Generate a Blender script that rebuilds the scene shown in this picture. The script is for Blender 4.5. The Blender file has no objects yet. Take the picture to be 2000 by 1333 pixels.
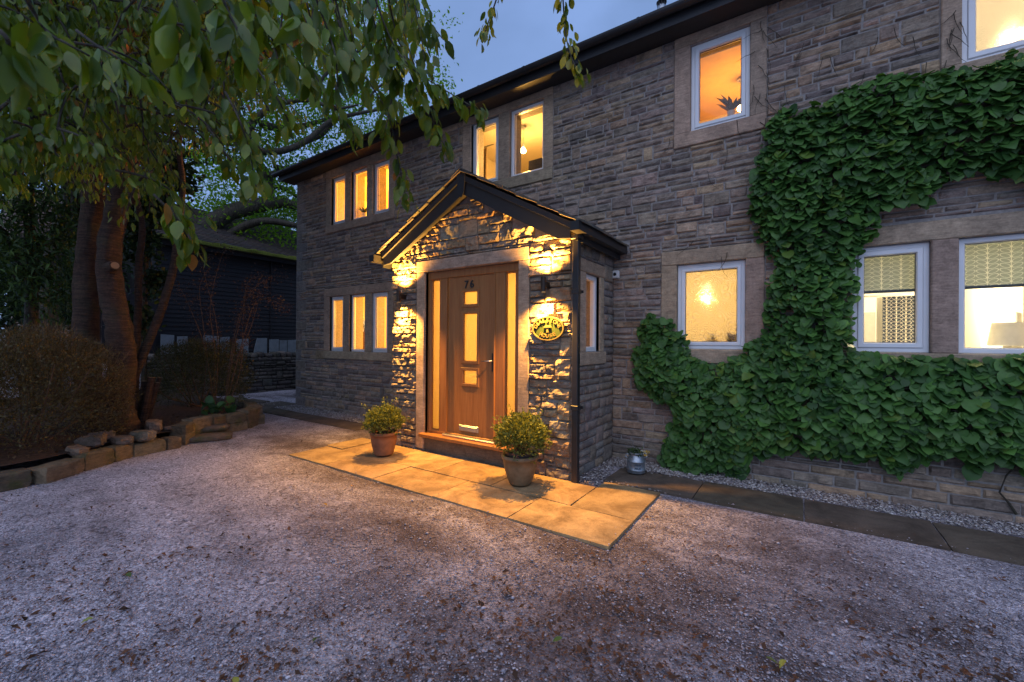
import bpy, math, random
import numpy as np
from mathutils import Vector, Matrix, noise
from math import radians, sin, cos, pi

# ------------------------------------------------------------------ camera, sky, sun, exposure
SC = bpy.context.scene
COL = SC.collection
F_PX, YAW, PIT, ROL, CAM_H = 830.0, radians(34.2), radians(0.15), radians(0.4), 1.5


def cam_basis():
    cy, sy, cp, sp = cos(YAW), sin(YAW), cos(PIT), sin(PIT)
    w = np.array([-sy * cp, cy * cp, sp])
    r = np.array([cy, sy, 0.0])
    u = np.cross(r, w)
    return cos(ROL) * r + sin(ROL) * u, -sin(ROL) * r + cos(ROL) * u, w


CR, CU, CW = cam_basis()
CC = np.array([0, 0, CAM_H])
cd = bpy.data.cameras.new('camera')
cam = bpy.data.objects.new('camera', cd)
COL.objects.link(cam)
cd.sensor_width = 36.0
cd.lens = F_PX / 2000 * 36
cd.clip_start, cd.clip_end = 0.05, 400
cd.dof.use_dof = True
cd.dof.focus_distance = 4.5
cd.dof.aperture_fstop = 3.2
cam.matrix_world = Matrix(((CR[0], CU[0], -CW[0], 0), (CR[1], CU[1], -CW[1], 0), (CR[2], CU[2], -CW[2], CAM_H), (0, 0, 0, 1)))
SC.camera = cam

SUN_EL, SUN_AZ = radians(52), radians(158)      # azimuth clockwise from +Y (the house side): light comes from behind the viewer
world = bpy.data.worlds.new('World')
SC.world = world
world.use_nodes = True
wt = world.node_tree
wt.nodes.clear()
wo = wt.nodes.new('ShaderNodeOutputWorld')
bg = wt.nodes.new('ShaderNodeBackground')
sky = wt.nodes.new('ShaderNodeTexSky')
sky.sky_type = 'NISHITA'
sky.sun_disc = False
sky.sun_elevation = SUN_EL
sky.sun_rotation = SUN_AZ
sky.air_density = 1.0
sky.dust_density = 0.6
sky.ozone_density = 3.0
tc = wt.nodes.new('ShaderNodeTexCoord')
mp = wt.nodes.new('ShaderNodeMapping')
mp.inputs['Scale'].default_value = (1.0, 1.0, 1.6)
cn = wt.nodes.new('ShaderNodeTexNoise')
cn.inputs['Scale'].default_value = 1.9
cn.inputs['Detail'].default_value = 6
cn.inputs['Roughness'].default_value = 0.52
cn.inputs['Distortion'].default_value = 0.5
cr = wt.nodes.new('ShaderNodeValToRGB')
cr.color_ramp.elements[0].position = 0.25
cr.color_ramp.elements[1].position = 0.65
cr.color_ramp.elements[0].color = (0.35, 0.35, 0.35, 1)
cr.color_ramp.elements[1].color = (0.95, 0.95, 0.95, 1)
mix = wt.nodes.new('ShaderNodeMix')
mix.data_type = 'RGBA'
mix.inputs['B'].default_value = (2.1, 3.3, 6.3, 1)
wt.links.new(tc.outputs['Generated'], mp.inputs['Vector'])
wt.links.new(mp.outputs['Vector'], cn.inputs['Vector'])
wt.links.new(cn.outputs['Fac'], cr.inputs['Fac'])
wt.links.new(cr.outputs['Color'], mix.inputs['Factor'])
wt.links.new(sky.outputs['Color'], mix.inputs['A'])
wt.links.new(mix.outputs['Result'], bg.inputs['Color'])
bg.inputs['Strength'].default_value = 0.11
wt.links.new(bg.outputs['Background'], wo.inputs['Surface'])

sd = bpy.data.lights.new('sun', 'SUN')
sd.energy = 0.85
sd.angle = radians(70)
sd.color = (0.86, 0.86, 1.0)
sun = bpy.data.objects.new('sun', sd)
COL.objects.link(sun)
sdir = Vector((sin(SUN_AZ) * cos(SUN_EL), cos(SUN_AZ) * cos(SUN_EL), sin(SUN_EL)))
sun.rotation_euler = sdir.to_track_quat('Z', 'Y').to_euler()
sun.location = (3, -6, 8)

SC.view_settings.view_transform = 'Standard'
SC.view_settings.look = 'None'
SC.view_settings.gamma = 1
SC.view_settings.exposure = 0.18
SC.view_settings.use_curve_mapping = False
cy_ = SC.cycles
cy_.use_denoising = True
cy_.use_light_tree = True
cy_.max_bounces = 7
cy_.diffuse_bounces = 3
cy_.glossy_bounces = 3
cy_.transmission_bounces = 4
cy_.transparent_max_bounces = 12
cy_.sample_clamp_indirect = 4.0
cy_.caustics_reflective = False
cy_.caustics_refractive = False

# ------------------------------------------------------------------ helpers
WO = {}


def ray(px, py):
    return CW + (px - 1000) / F_PX * CR - (py - 666.5) / F_PX * CU


def at(px, py, dist):
    d = ray(px, py)
    return CC + d / math.hypot(d[0], d[1]) * dist


def on_ground(px, py, z=0.0):
    d = ray(px, py)
    return CC + d * ((z - CAM_H) / d[2])


def on_y(px, py, y):
    d = ray(px, py)
    return CC + d * (y / d[1])


def on_x(px, py, x):
    d = ray(px, py)
    return CC + d * (x / d[0])


def project(p):
    v = np.asarray(p, float) - CC
    w = v @ CW
    return np.stack([1000 + F_PX * (v @ CR) / w, 666.5 - F_PX * (v @ CU) / w, w], -1)


def tag(o, label=None, cat=None, group=None, kind=None):
    if label: o['label'] = label
    if cat: o['category'] = cat
    if group: o['group'] = group
    if kind: o['kind'] = kind
    return o


def empty(name, loc, label=None, cat=None, group=None):
    o = bpy.data.objects.new(name, None)
    COL.objects.link(o)
    o.empty_display_size = 0.2
    o.location = loc
    WO[o.name] = np.array(loc, float)
    return tag(o, label, cat, group)


def link(name, me, mat, parent=None, origin=None):
    """link a mesh (its vertices relative to origin) as one object under parent"""
    o = bpy.data.objects.new(name, me)
    COL.objects.link(o)
    if mat: me.materials.append(mat)
    origin = np.zeros(3) if origin is None else np.asarray(origin, float)
    WO[o.name] = origin
    if parent is not None:
        o.parent = parent
        o.location = origin - WO[parent.name]
    else:
        o.location = origin
    return o


class MB:
    """collects shapes into one mesh"""

    def __init__(s):
        s.v, s.f, s.c = [], [], []

    def add(s, vs, fs, col=None):
        n = len(s.v)
        s.v += [tuple(float(q) for q in p) for p in vs]
        s.f += [tuple(n + i for i in f) for f in fs]
        s.c += [col if col else (1, 1, 1)] * len(vs)
        return s

    def box(s, x0, x1, y0, y1, z0, z1, col=None):
        vs = [(x, y, z) for z in (z0, z1) for y in (y0, y1) for x in (x0, x1)]
        return s.add(vs, [(0, 2, 3, 1), (4, 5, 7, 6), (0, 1, 5, 4), (2, 6, 7, 3), (0, 4, 6, 2), (1, 3, 7, 5)], col)

    def bbox(s, x0, x1, y0, y1, z0, z1, b=0.006, col=None):
        """box with every edge chamfered"""
        b = min(b, (x1 - x0) * .45, (y1 - y0) * .45, (z1 - z0) * .45)
        vs, ix = [], {}
        for i, (sx, x) in enumerate(((1, x0), (-1, x1))):
            for j, (sy, y) in enumerate(((1, y0), (-1, y1))):
                for k, (sz, z) in enumerate(((1, z0), (-1, z1))):
                    for a in range(3):
                        p = [x + sx * b, y + sy * b, z + sz * b]
                        p[a] = (x, y, z)[a]
                        ix[i, j, k, a] = len(vs)
                        vs.append(p)
        fs = []
        q = [(0, 0), (1, 0), (1, 1), (0, 1)]
        for e in (0, 1):
            fs.append([ix[e, m, n, 0] for m, n in q]); fs.append([ix[m, e, n, 1] for m, n in q]); fs.append([ix[m, n, e, 2] for m, n in q])
            for g in (0, 1):
                fs.append([ix[e, g, 0, 0], ix[e, g, 1, 0], ix[e, g, 1, 1], ix[e, g, 0, 1]])
                fs.append([ix[e, 0, g, 0], ix[e, 1, g, 0], ix[e, 1, g, 2], ix[e, 0, g, 2]])
                fs.append([ix[0, e, g, 1], ix[1, e, g, 1], ix[1, e, g, 2], ix[0, e, g, 2]])
                for h in (0, 1):
                    fs.append([ix[e, g, h, 0], ix[e, g, h, 1], ix[e, g, h, 2]])
        return s.add(vs, fs, col)

    def prism(s, poly, axis, a0, a1, col=None):
        """extrude a 2D outline; axis is the extrusion axis, the outline uses the two others in order"""
        n = len(poly)
        def P(p, a):
            q = list(p); q.insert(axis, a); return q
        vs = [P(p, a0) for p in poly] + [P(p, a1) for p in poly]
        fs = [tuple(range(n))[::-1], tuple(range(n, 2 * n))] + [(i, (i + 1) % n, n + (i + 1) % n, n + i) for i in range(n)]
        return s.add(vs, fs, col)

    def lathe(s, c, prof, seg=24, col=None, cap=True, axis=2):
        vs, fs = [], []
        for r, h in prof:
            for i in range(seg):
                a = 2 * pi * i / seg
                p = [r * cos(a), r * sin(a)]
                p.insert(axis, h)
                vs.append((c[0] + p[0], c[1] + p[1], c[2] + p[2]))
        for k in range(len(prof) - 1):
            for i in range(seg):
                j = (i + 1) % seg
                fs.append((k * seg + i, k * seg + j, (k + 1) * seg + j, (k + 1) * seg + i))
        if cap:
            fs.append(tuple(range(seg))[::-1])
            fs.append(tuple(range((len(prof) - 1) * seg, len(prof) * seg)))
        return s.add(vs, fs, col)

    def tube(s, pts, rad, seg=8, col=None, rough=0.0, seed=0):
        pts = [Vector(p) for p in pts]
        if not hasattr(rad, '__len__'): rad = [rad] * len(pts)
        vs, fs = [], []
        up = Vector((0.31, 0.17, 0.93))
        for i, p in enumerate(pts):
            d = (pts[min(i + 1, len(pts) - 1)] - pts[max(i - 1, 0)]).normalized()
            e = d.cross(up)
            if e.length < 1e-3: e = d.cross(Vector((1, 0, 0)))
            e.normalize()
            g = d.cross(e)
            for k in range(seg):
                a = 2 * pi * k / seg
                r = rad[i]
                q = p + (e * cos(a) + g * sin(a)) * r
                if rough:
                    q += (q - p) * rough * noise.noise(Vector((q.x, q.y, q.z * .5)) * (1.3 / max(r, .02)) + Vector((seed, 0, 0)))
                vs.append(q)
        for i in range(len(pts) - 1):
            for k in range(seg):
                j = (k + 1) % seg
                fs.append((i * seg + k, i * seg + j, (i + 1) * seg + j, (i + 1) * seg + k))
        fs.append(tuple(range(seg))[::-1])
        fs.append(tuple(range((len(pts) - 1) * seg, len(pts) * seg)))
        return s.add(vs, fs, col)

    def build(s, name, mat, parent=None, smooth=False, origin=None, fixn=True):
        V = np.array(s.v, float)
        if origin is None:
            lo, hi = V.min(0), V.max(0)
            origin = np.array([(lo[0] + hi[0]) / 2, (lo[1] + hi[1]) / 2, lo[2]])
        me = bpy.data.meshes.new(name)
        me.from_pydata((V - origin).tolist(), [], s.f)
        a = me.color_attributes.new('col', 'FLOAT_COLOR', 'POINT')
        c = np.ones((len(V), 4), np.float32)
        c[:, :3] = s.c
        a.data.foreach_set('color', c.ravel())
        if smooth: me.shade_smooth()
        me.update()
        if fixn:
            import bmesh
            bm = bmesh.new(); bm.from_mesh(me); bmesh.ops.recalc_face_normals(bm, faces=bm.faces); bm.to_mesh(me); bm.free()
        return link(name, me, mat, parent, origin)


def np_mesh(name, V, T, mat, parent=None, col=None, smooth=True, origin=(0, 0, 0)):
    """triangle mesh from numpy arrays"""
    V = np.asarray(V, np.float32) - np.asarray(origin, np.float32)
    T = np.asarray(T, np.int32)
    me = bpy.data.meshes.new(name)
    me.vertices.add(len(V)); me.vertices.foreach_set('co', V.ravel())
    me.loops.add(T.size); me.loops.foreach_set('vertex_index', T.ravel())
    me.polygons.add(len(T)); me.polygons.foreach_set('loop_start', np.arange(0, T.size, 3, dtype=np.int32))
    if smooth: me.polygons.foreach_set('use_smooth', np.ones(len(T), bool))
    if col is not None:
        a = me.color_attributes.new('col', 'FLOAT_COLOR', 'POINT')
        c = np.ones((len(V), 4), np.float32); c[:, :3] = col
        a.data.foreach_set('color', c.ravel())
    me.update(calc_edges=True)
    return link(name, me, mat, parent, origin)


def leaf_template(tc_, ts, w, droop=.18, fold=.3):
    """leaf along +Y, unit length; returns verts and triangles"""
    V, T = [], []
    n = len(tc_)
    for i in range(n):
        z = -droop * tc_[i] ** 2
        V.append((0, tc_[i], z))
        V.append((-w[i], ts[i], z + fold * w[i])); V.append((w[i], ts[i], z + fold * w[i]))
    for i in range(n - 1):
        a, b = 3 * i, 3 * (i + 1)
        for sd_ in (1, 2):
            q = [a, b, b + sd_, a + sd_] if sd_ == 1 else [a, a + sd_, b + sd_, b]
            for t in ((q[0], q[1], q[2]), (q[0], q[2], q[3])):
                p = [V[k] for k in t]
                ar = np.linalg.norm(np.cross(np.subtract(p[1], p[0]), np.subtract(p[2], p[0])))
                if ar > 1e-6: T.append(t)
    return np.array(V), np.array(T)


CHERRY = leaf_template([0, .14, .40, .70, .88, 1.0], [0, .14, .40, .70, .88, 1.0], [0, .14, .24, .195, .09, 0], .22, .30)
HEART = leaf_template([0, .15, .42, .74, .93, 1.06], [-.1, .08, .40, .72, .92, 1.06], [.26, .47, .54, .42, .20, 0], .30, .14)
SMALL = leaf_template([0, .5, 1.0], [0, .5, 1.0], [0.02, .27, 0], .2, .3)
LANCE = leaf_template([0, .35, .7, 1.0], [0, .35, .7, 1.0], [0.01, .13, .10, 0], .3, .3)


def leaf_array(tmpl, pos, axis, nrm, size, col, rs, shade=.25):
    V0, T0 = tmpl
    pos, axis, nrm = (np.asarray(a, float) for a in (pos, axis, nrm))
    a = axis / np.linalg.norm(axis, axis=1, keepdims=True)
    s = np.cross(a, nrm)
    ln = np.linalg.norm(s, axis=1, keepdims=True)
    s = np.where(ln > 1e-4, s / np.maximum(ln, 1e-4), np.array([[1., 0, 0]]))
    n = np.cross(s, a)
    size = np.broadcast_to(np.asarray(size, float), (len(pos),))
    X = V0[None, :, :] * size[:, None, None]
    X[..., 2] *= rs.uniform(-.3, 2.0, (len(pos), 1))
    X[..., 0] *= rs.uniform(.8, 1.15, (len(pos), 1))
    V = pos[:, None, :] + X[..., 0:1] * s[:, None, :] + X[..., 1:2] * a[:, None, :] + X[..., 2:3] * n[:, None, :]
    T = T0[None] + (np.arange(len(pos)) * len(V0))[:, None, None]
    c = np.repeat(np.asarray(col, float).reshape(len(pos), 1, 3), len(V0), 1)
    return V.reshape(-1, 3), T.reshape(-1, 3), c.reshape(-1, 3)


def text_shape(txt, size, depth, bold=0.0):
    """a string as mesh data in the XY plane, centred, extruded along Z"""
    cu = bpy.data.curves.new('t', 'FONT')
    cu.body = txt; cu.size = size; cu.extrude = depth; cu.offset = bold
    cu.align_x = 'CENTER'; cu.align_y = 'CENTER'
    ob = bpy.data.objects.new('t', cu); COL.objects.link(ob)
    bpy.context.view_layer.update()
    me = bpy.data.meshes.new_from_object(ob.evaluated_get(bpy.context.evaluated_depsgraph_get()))
    vs = [tuple(v.co) for v in me.vertices]; fs = [tuple(p.vertices) for p in me.polygons]
    bpy.data.objects.remove(ob); bpy.data.curves.remove(cu); bpy.data.meshes.remove(me)
    return vs, fs


def fbm(p, oct=3):
    v, a = 0, .5
    for _ in range(oct):
        v += a * noise.noise(p); p = p * 2.07; a *= .5
    return v


# ------------------------------------------------------------------ materials
class NT:
    def __init__(s, name):
        s.m = bpy.data.materials.new(name); s.m.use_nodes = True
        s.t = s.m.node_tree; s.t.nodes.clear()
        s.out = s.t.nodes.new('ShaderNodeOutputMaterial')

    def n(s, typ, **kw):
        x = s.t.nodes.new('ShaderNode' + typ)
        for k, v in kw.items():
            if k.startswith('_'): setattr(x, k[1:], v)
            else:
                i = x.inputs[int(k[1:]) if k[0] == 'i' and k[1:].isdigit() else k.replace('__', ' ')]
                if hasattr(v, 'is_linked') or isinstance(v, bpy.types.NodeSocket): s.t.links.new(v, i)
                else: i.default_value = v
        return x

    def noise(s, vec, scale, detail=4, rough=.55, dist=0.0):
        return s.n('TexNoise', Vector=vec, Scale=scale, Detail=detail, Roughness=rough, Distortion=dist).outputs['Fac']

    def ramp(s, fac, *stops):
        r = s.n('ValToRGB', Fac=fac)
        e = r.color_ramp.elements
        while len(e) < len(stops): e.new(.5)
        for i, (p, c) in enumerate(stops):
            e[i].position = p
            e[i].color = (c, c, c, 1) if not hasattr(c, '__len__') else (*c, 1)
        return r.outputs['Color']

    def mixc(s, fac, a, b, mode='MIX'):
        x = s.n('Mix', _data_type='RGBA', _blend_type=mode)
        for k, v in (('Factor', fac), ('A', a), ('B', b)):
            if isinstance(v, bpy.types.NodeSocket): s.t.links.new(v, x.inputs[k])
            elif k == 'Factor': x.inputs[k].default_value = v
            else: x.inputs[k].default_value = (*v, 1) if hasattr(v, '__len__') else (v, v, v, 1)
        return x.outputs['Result']

    def math(s, op, a, b=0.0, c=0.0):
        return s.n('Math', _operation=op, i0=a, i1=b, i2=c).outputs[0]

    def bump(s, h, strength=.5, dist=.01, normal=None):
        b = s.n('Bump', Height=h, Strength=strength, Distance=dist)
        if normal is not None: s.t.links.new(normal, b.inputs['Normal'])
        return b.outputs['Normal']

    def pos(s, scale=(1, 1, 1), rot=(0, 0, 0)):
        g = s.n('NewGeometry').outputs['Position']
        if scale == (1, 1, 1) and rot == (0, 0, 0): return g
        return s.n('Mapping', Vector=g, Scale=scale, Rotation=rot).outputs['Vector']

    def obj(s, scale=(1, 1, 1)):
        return s.n('Mapping', Vector=s.n('TexCoord').outputs['Object'], Scale=scale).outputs['Vector']

    def col(s):
        return s.n('VertexColor', _layer_name='col').outputs['Color']

    def done(s, base, rough=.8, normal=None, spec=.3, metal=0.0, **kw):
        p = s.n('BsdfPrincipled')
        for k, v in dict(**{'Base Color': base, 'Roughness': rough, 'Specular IOR Level': spec, 'Metallic': metal}, **kw).items():
            if isinstance(v, bpy.types.NodeSocket): s.t.links.new(v, p.inputs[k])
            else: p.inputs[k].default_value = (*v, 1) if hasattr(v, '__len__') and len(v) == 3 else v
        if normal is not None: s.t.links.new(normal, p.inputs['Normal'])
        s.t.links.new(p.outputs[0], s.out.inputs['Surface'])
        s.p = p
        return s.m

    def surf(s, shader):
        s.t.links.new(shader, s.out.inputs['Surface'])
        return s.m


def m_plain(name, col, rough=.5, spec=.4, metal=0.0, var=.12, scale=14, bump=.0, **kw):
    t = NT(name)
    n_ = t.noise(t.pos(), scale, 5, .6)
    c = t.mixc(1.0, col, t.ramp(n_, (.25, 1 - var), (.75, 1 + var)), 'MULTIPLY')
    return t.done(c, rough, t.bump(n_, bump, .004) if bump else None, spec, metal, **kw)


def m_stone(name, soot=.5, moss=.0, bump=.9, tint=(1, 1, 1), wet=.9):
    t = NT(name)
    P = t.pos()
    big, mid, fine = t.noise(P, 1.1, 4), t.noise(P, 9, 6, .65, .4), t.noise(P, 55, 5, .7)
    lay = t.noise(t.pos((10, 10, 60)), 1.0, 4, .6, .3)              # bedding layers of the gritstone
    c = t.mixc(1.0, t.col(), t.ramp(mid, (.25, .62), (.5, 1.0), (.78, 1.28)), 'MULTIPLY')
    c = t.mixc(1.0, c, t.ramp(lay, (.3, .75), (.65, 1.15)), 'MULTIPLY')
    c = t.mixc(1.0, c, t.ramp(fine, (.3, .8), (.7, 1.2)), 'MULTIPLY')
    c = t.mixc(t.ramp(t.noise(P, 4.5, 7, .72, .7), (.50, 0.0), (.66, soot)), c, (.035, .03, .028))
    c = t.mixc(t.ramp(big, (.45, 0.0), (.7, .3)), c, (.09, .075, .07))
    if moss: c = t.mixc(t.ramp(t.noise(P, 6, 5, .6), (.52, 0.0), (.68, moss)), c, (.07, .085, .02))
    c = t.mixc(1.0, c, tint, 'MULTIPLY')
    h = t.math('ADD', t.math('MULTIPLY', mid, .9), t.math('ADD', t.math('MULTIPLY', fine, .35), t.math('MULTIPLY', lay, .5)))
    return t.done(c, wet, t.bump(h, bump, .012), .25)


def m_leaf(name, tr=.35, rough=.45, spec=.45, warm=(1.25, 1.1, .45)):
    t = NT(name)
    c = t.mixc(1.0, t.col(), t.ramp(t.noise(t.pos(), 9, 3), (.3, .75), (.7, 1.25)), 'MULTIPLY')
    p = t.n('BsdfPrincipled')
    t.t.links.new(c, p.inputs['Base Color'])
    p.inputs['Roughness'].default_value = rough
    p.inputs['Specular IOR Level'].default_value = spec
    tr_ = t.n('BsdfTranslucent', Color=t.mixc(1.0, c, warm, 'MULTIPLY')).outputs[0]
    mx = t.n('MixShader', Fac=tr, i1=p.outputs[0], i2=tr_)
    return t.surf(mx.outputs[0])


def m_glass(name, tint=(.97, .98, .97)):
    t = NT(name)
    fc = t.n('LayerWeight', Blend=.5).outputs['Facing']
    fr = t.math('ADD', t.math('MULTIPLY', t.math('POWER', fc, 4.0), .5), .02)
    mx = t.n('MixShader', Fac=fr, i1=t.n('BsdfTransparent', Color=(*tint, 1)).outputs[0], i2=t.n('BsdfGlossy', Roughness=.02, Color=(1, 1, 1, 1)).outputs[0])
    return t.surf(mx.outputs[0])


def m_obscure(name, clear=.25, scale=60, dist=.01, flower=False):
    """obscured glass: most light scattered, some seen straight through"""
    t = NT(name)
    P = t.pos()
    if flower:
        v = t.n('TexVoronoi', Vector=P, Scale=9.0, _feature='F1').outputs['Distance']
        h = t.math('ADD', t.math('SINE', t.math('MULTIPLY', v, 34.0)), t.noise(P, 22, 3))
        b = t.bump(h, .35, .02)
    else:
        h = t.noise(P, scale, 3, .6)
        b = t.bump(h, .8, dist)
    rf = t.n('BsdfRefraction', Roughness=.45, IOR=1.12, Color=(.95, .95, .93, 1), Normal=b).outputs[0]
    tl = t.n('BsdfTranslucent', Color=(.9, .9, .88, 1), Normal=b).outputs[0]
    tp = t.n('BsdfTransparent', Color=(.95, .95, .95, 1)).outputs[0]
    m1 = t.n('MixShader', Fac=.45, i1=tl, i2=rf).outputs[0]
    m2 = t.n('MixShader', Fac=clear, i1=m1, i2=tp).outputs[0]
    gl = t.n('BsdfGlossy', Roughness=.12, Normal=b).outputs[0]
    m3 = t.n('MixShader', Fac=.05, i1=m2, i2=gl).outputs[0]
    return t.surf(m3)


def m_wood(name, a, b, rough=.5, scale=(40, 40, 3), bump=.15, dark=.0):
    t = NT(name)
    g = t.noise(t.pos(scale), 1.0, 6, .62, .6)
    c = t.mixc(t.ramp(g, (.3, 0.0), (.7, 1.0)), a, b)
    if dark: c = t.mixc(t.ramp(t.noise(t.pos(), 2.2, 5), (.45, 0.0), (.75, dark)), c, (.02, .018, .016))
    return t.done(c, rough, t.bump(g, bump, .004), .35)


def m_emit(name, col, s):
    t = NT(name)
    return t.surf(t.n('Emission', Color=(*col, 1), Strength=s).outputs[0])


M = {}
M['stone'] = m_stone('house_stone', .55)
M['porch_stone'] = m_stone('porch_stone', .35, bump=1.0)
M['dry_stone'] = m_stone('dry_stone', .6, .25)
M['kerb'] = m_stone('kerb_stone', .4, .55)
M['ashlar'] = m_stone('dressed_stone', .14, bump=.25)
M['mortar'] = m_plain('mortar', (.31, .285, .265), .95, .1, var=.3, scale=30, bump=.8)
M['plaster'] = m_plain('plaster', (.80, .72, .58), .9, .2, var=.04, scale=3)
M['plaster_gold'] = m_plain('gold_wallpaper', (.82, .60, .28), .85, .2, var=.10, scale=7)
M['kitchen_wall'] = m_plain('kitchen_wall', (.82, .80, .72), .9, .2, var=.03, scale=3)
M['floor'] = m_wood('floorboards', (.30, .17, .08), (.42, .26, .13), .5)
M['upvc'] = m_plain('white_upvc', (.78, .79, .80), .32, .5, var=.05, scale=5)
M['gasket'] = m_plain('gasket', (.02, .02, .02), .6, .3)
M['glass'] = m_glass('window_glass')
M['obscure'] = m_obscure('obscured_glass', .12, 70)
M['bathroom'] = m_obscure('stippled_glass', .06, 110, .006)
M['flower_glass'] = m_obscure('flower_glass', .05, flower=True)
M['oak'] = m_wood('golden_oak', (.25, .10, .028), (.36, .165, .052), .42, (46, 46, 2.4), .12)
M['dark_gutter'] = m_plain('dark_gutter', (.022, .021, .022), .38, .5, var=.3, scale=8)
M['barge'] = m_plain('dark_painted_board', (.022, .023, .026), .5, .4, var=.15, scale=10)
M['soffit'] = m_plain('soffit_board', (.05, .045, .042), .6, .3)
M['slate'] = m_stone('roof_slate', .5, .35, bump=.6)
M['black'] = m_plain('black_metal', (.012, .012, .012), .4, .5)
M['bronze'] = m_plain('lamp_bronze', (.05, .035, .025), .35, .5, .6)
M['steel'] = m_plain('brushed_steel', (.55, .55, .56), .3, .5, .9)
M['zinc'] = m_plain('galvanised_zinc', (.34, .38, .42), .42, .5, .75, var=.35, scale=22, bump=.1)
M['white'] = m_plain('white_plastic', (.72, .72, .70), .5, .4, var=.1)

def m_gravel():
    t = NT('gravel')
    P = t.pos()
    v1 = t.n('TexVoronoi', Vector=P, Scale=105.0)
    v2 = t.n('TexVoronoi', Vector=t.n('Mapping', Vector=P, Location=(3.1, 1.7, 0)).outputs[0], Scale=48.0)
    grain = t.mixc(t.ramp(t.noise(P, 7, 3), (.45, 0.0), (.6, 1.0)), v1.outputs['Color'], v2.outputs['Color'])
    sep = t.n('SeparateColor', Color=grain)
    tone = t.ramp(sep.outputs[0], (.0, (.09, .088, .105)), (.25, (.235, .22, .25)), (.6, (.42, .395, .45)), (.85, (.53, .50, .56)), (1.0, (.68, .64, .69)))
    tone = t.mixc(t.math('MULTIPLY', sep.outputs[1], .22), tone, (.38, .26, .22))
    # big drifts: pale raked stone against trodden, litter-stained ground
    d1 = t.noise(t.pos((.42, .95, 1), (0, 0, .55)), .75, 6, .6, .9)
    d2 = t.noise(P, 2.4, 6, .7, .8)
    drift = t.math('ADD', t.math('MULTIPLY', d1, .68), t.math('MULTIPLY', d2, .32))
    # brown band to the door; brighter open-sky light either side painted into the colour
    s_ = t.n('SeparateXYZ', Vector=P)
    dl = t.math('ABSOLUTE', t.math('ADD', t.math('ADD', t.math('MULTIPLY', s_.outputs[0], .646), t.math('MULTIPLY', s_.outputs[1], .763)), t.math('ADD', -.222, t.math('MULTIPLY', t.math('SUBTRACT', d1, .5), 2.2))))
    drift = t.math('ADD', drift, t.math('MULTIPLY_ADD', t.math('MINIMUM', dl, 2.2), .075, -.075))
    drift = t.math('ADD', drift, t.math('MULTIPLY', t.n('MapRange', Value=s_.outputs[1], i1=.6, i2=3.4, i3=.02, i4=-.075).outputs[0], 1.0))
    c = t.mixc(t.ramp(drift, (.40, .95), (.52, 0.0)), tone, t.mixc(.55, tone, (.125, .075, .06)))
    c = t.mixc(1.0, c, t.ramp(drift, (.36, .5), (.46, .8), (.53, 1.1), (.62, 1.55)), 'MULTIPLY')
    c = t.mixc(t.ramp(t.noise(P, 38, 5, .75), (.66, 0.0), (.72, .7)), c, (.085, .05, .035))
    h = t.math('ADD', t.math('MULTIPLY', v1.outputs['Distance'], -1.0), t.math('ADD', t.math('MULTIPLY', v2.outputs['Distance'], -.9), t.math('MULTIPLY', d2, .6)))
    return t.done(c, .9, t.bump(h, 1.0, .012), .2)


def m_slab(name, base, stain, amt=.6):
    t = NT(name)
    P = t.pos()
    c = t.mixc(1.0, t.mixc(1.0, base, t.col(), 'MULTIPLY'), t.ramp(t.noise(P, 90, 4, .7), (.3, .78), (.7, 1.2)), 'MULTIPLY')
    c = t.mixc(t.ramp(t.noise(P, 3.2, 7, .7, .5), (.38, 0.0), (.62, amt)), c, stain)
    c = t.mixc(t.ramp(t.noise(P, 26, 5, .7), (.62, 0.0), (.72, .6)), c, (.06, .04, .025))
    h = t.math('ADD', t.noise(P, 75, 4, .7), t.math('MULTIPLY', t.noise(P, 9, 4), 1.2))
    return t.done(c, .82, t.bump(h, .55, .006), .3)


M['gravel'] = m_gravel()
M['slab'] = m_slab('sandstone_slab', (.43, .30, .155), (.15, .095, .045), .8)
M['slab_dark'] = m_slab('mossy_slab', (.13, .10, .075), (.05, .038, .027), .8)
M['soil'] = m_plain('bed_soil', (.07, .045, .032), .95, .1, var=.5, scale=26, bump=1.0)
M['pebble'] = (lambda t: t.done(t.mixc(1.0, t.col(), t.ramp(t.noise(t.pos(), 130, 3), (.3, .8), (.7, 1.2)), 'MULTIPLY'), .85, None, .25))(NT('pebbles'))
M['terracotta'] = m_plain('terracotta', (.25, .115, .06), .8, .25, var=.35, scale=9, bump=.3)
M['glazed_pot'] = m_plain('weathered_pot', (.17, .125, .07), .6, .35, var=.4, scale=12, bump=.3)
M['compost'] = m_plain('compost', (.02, .015, .012), .95, .1, bump=.8)
M['ivy'] = m_leaf('climber_leaf', .25, .45, .32, (1.3, 1.25, .5))
M['cherry_leaf'] = m_leaf('cherry_leaf', .42, .36, .45, (1.6, 1.15, .25))
M['oak_leaf'] = m_leaf('oak_leaf', .65, .5, .2, (1.3, 1.2, .4))
M['shrub_leaf'] = m_leaf('shrub_leaf', .25, .5, .35)
M['litter'] = m_leaf('leaf_litter', .15, .7, .2)


def m_bark(name, a, b, rings=True):
    t = NT(name)
    P = t.pos((5, 5, 55) if rings else (22, 22, 5))
    g = t.noise(P, 1.0, 6, .65, .6)
    f = t.noise(t.pos(), 30, 5, .7)
    c = t.mixc(t.ramp(g, (.36, 0.0), (.64, 1.0)), a, b)
    c = t.mixc(1.0, c, t.ramp(f, (.3, .6), (.7, 1.3)), 'MULTIPLY')
    c = t.mixc(t.ramp(t.noise(t.pos(), 3, 5), (.5, 0.0), (.7, .5)), c, (.05, .055, .025))
    return t.done(c, .75, t.bump(t.math('ADD', g, t.math('MULTIPLY', f, .5)), 1.0, .02), .3)


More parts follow.
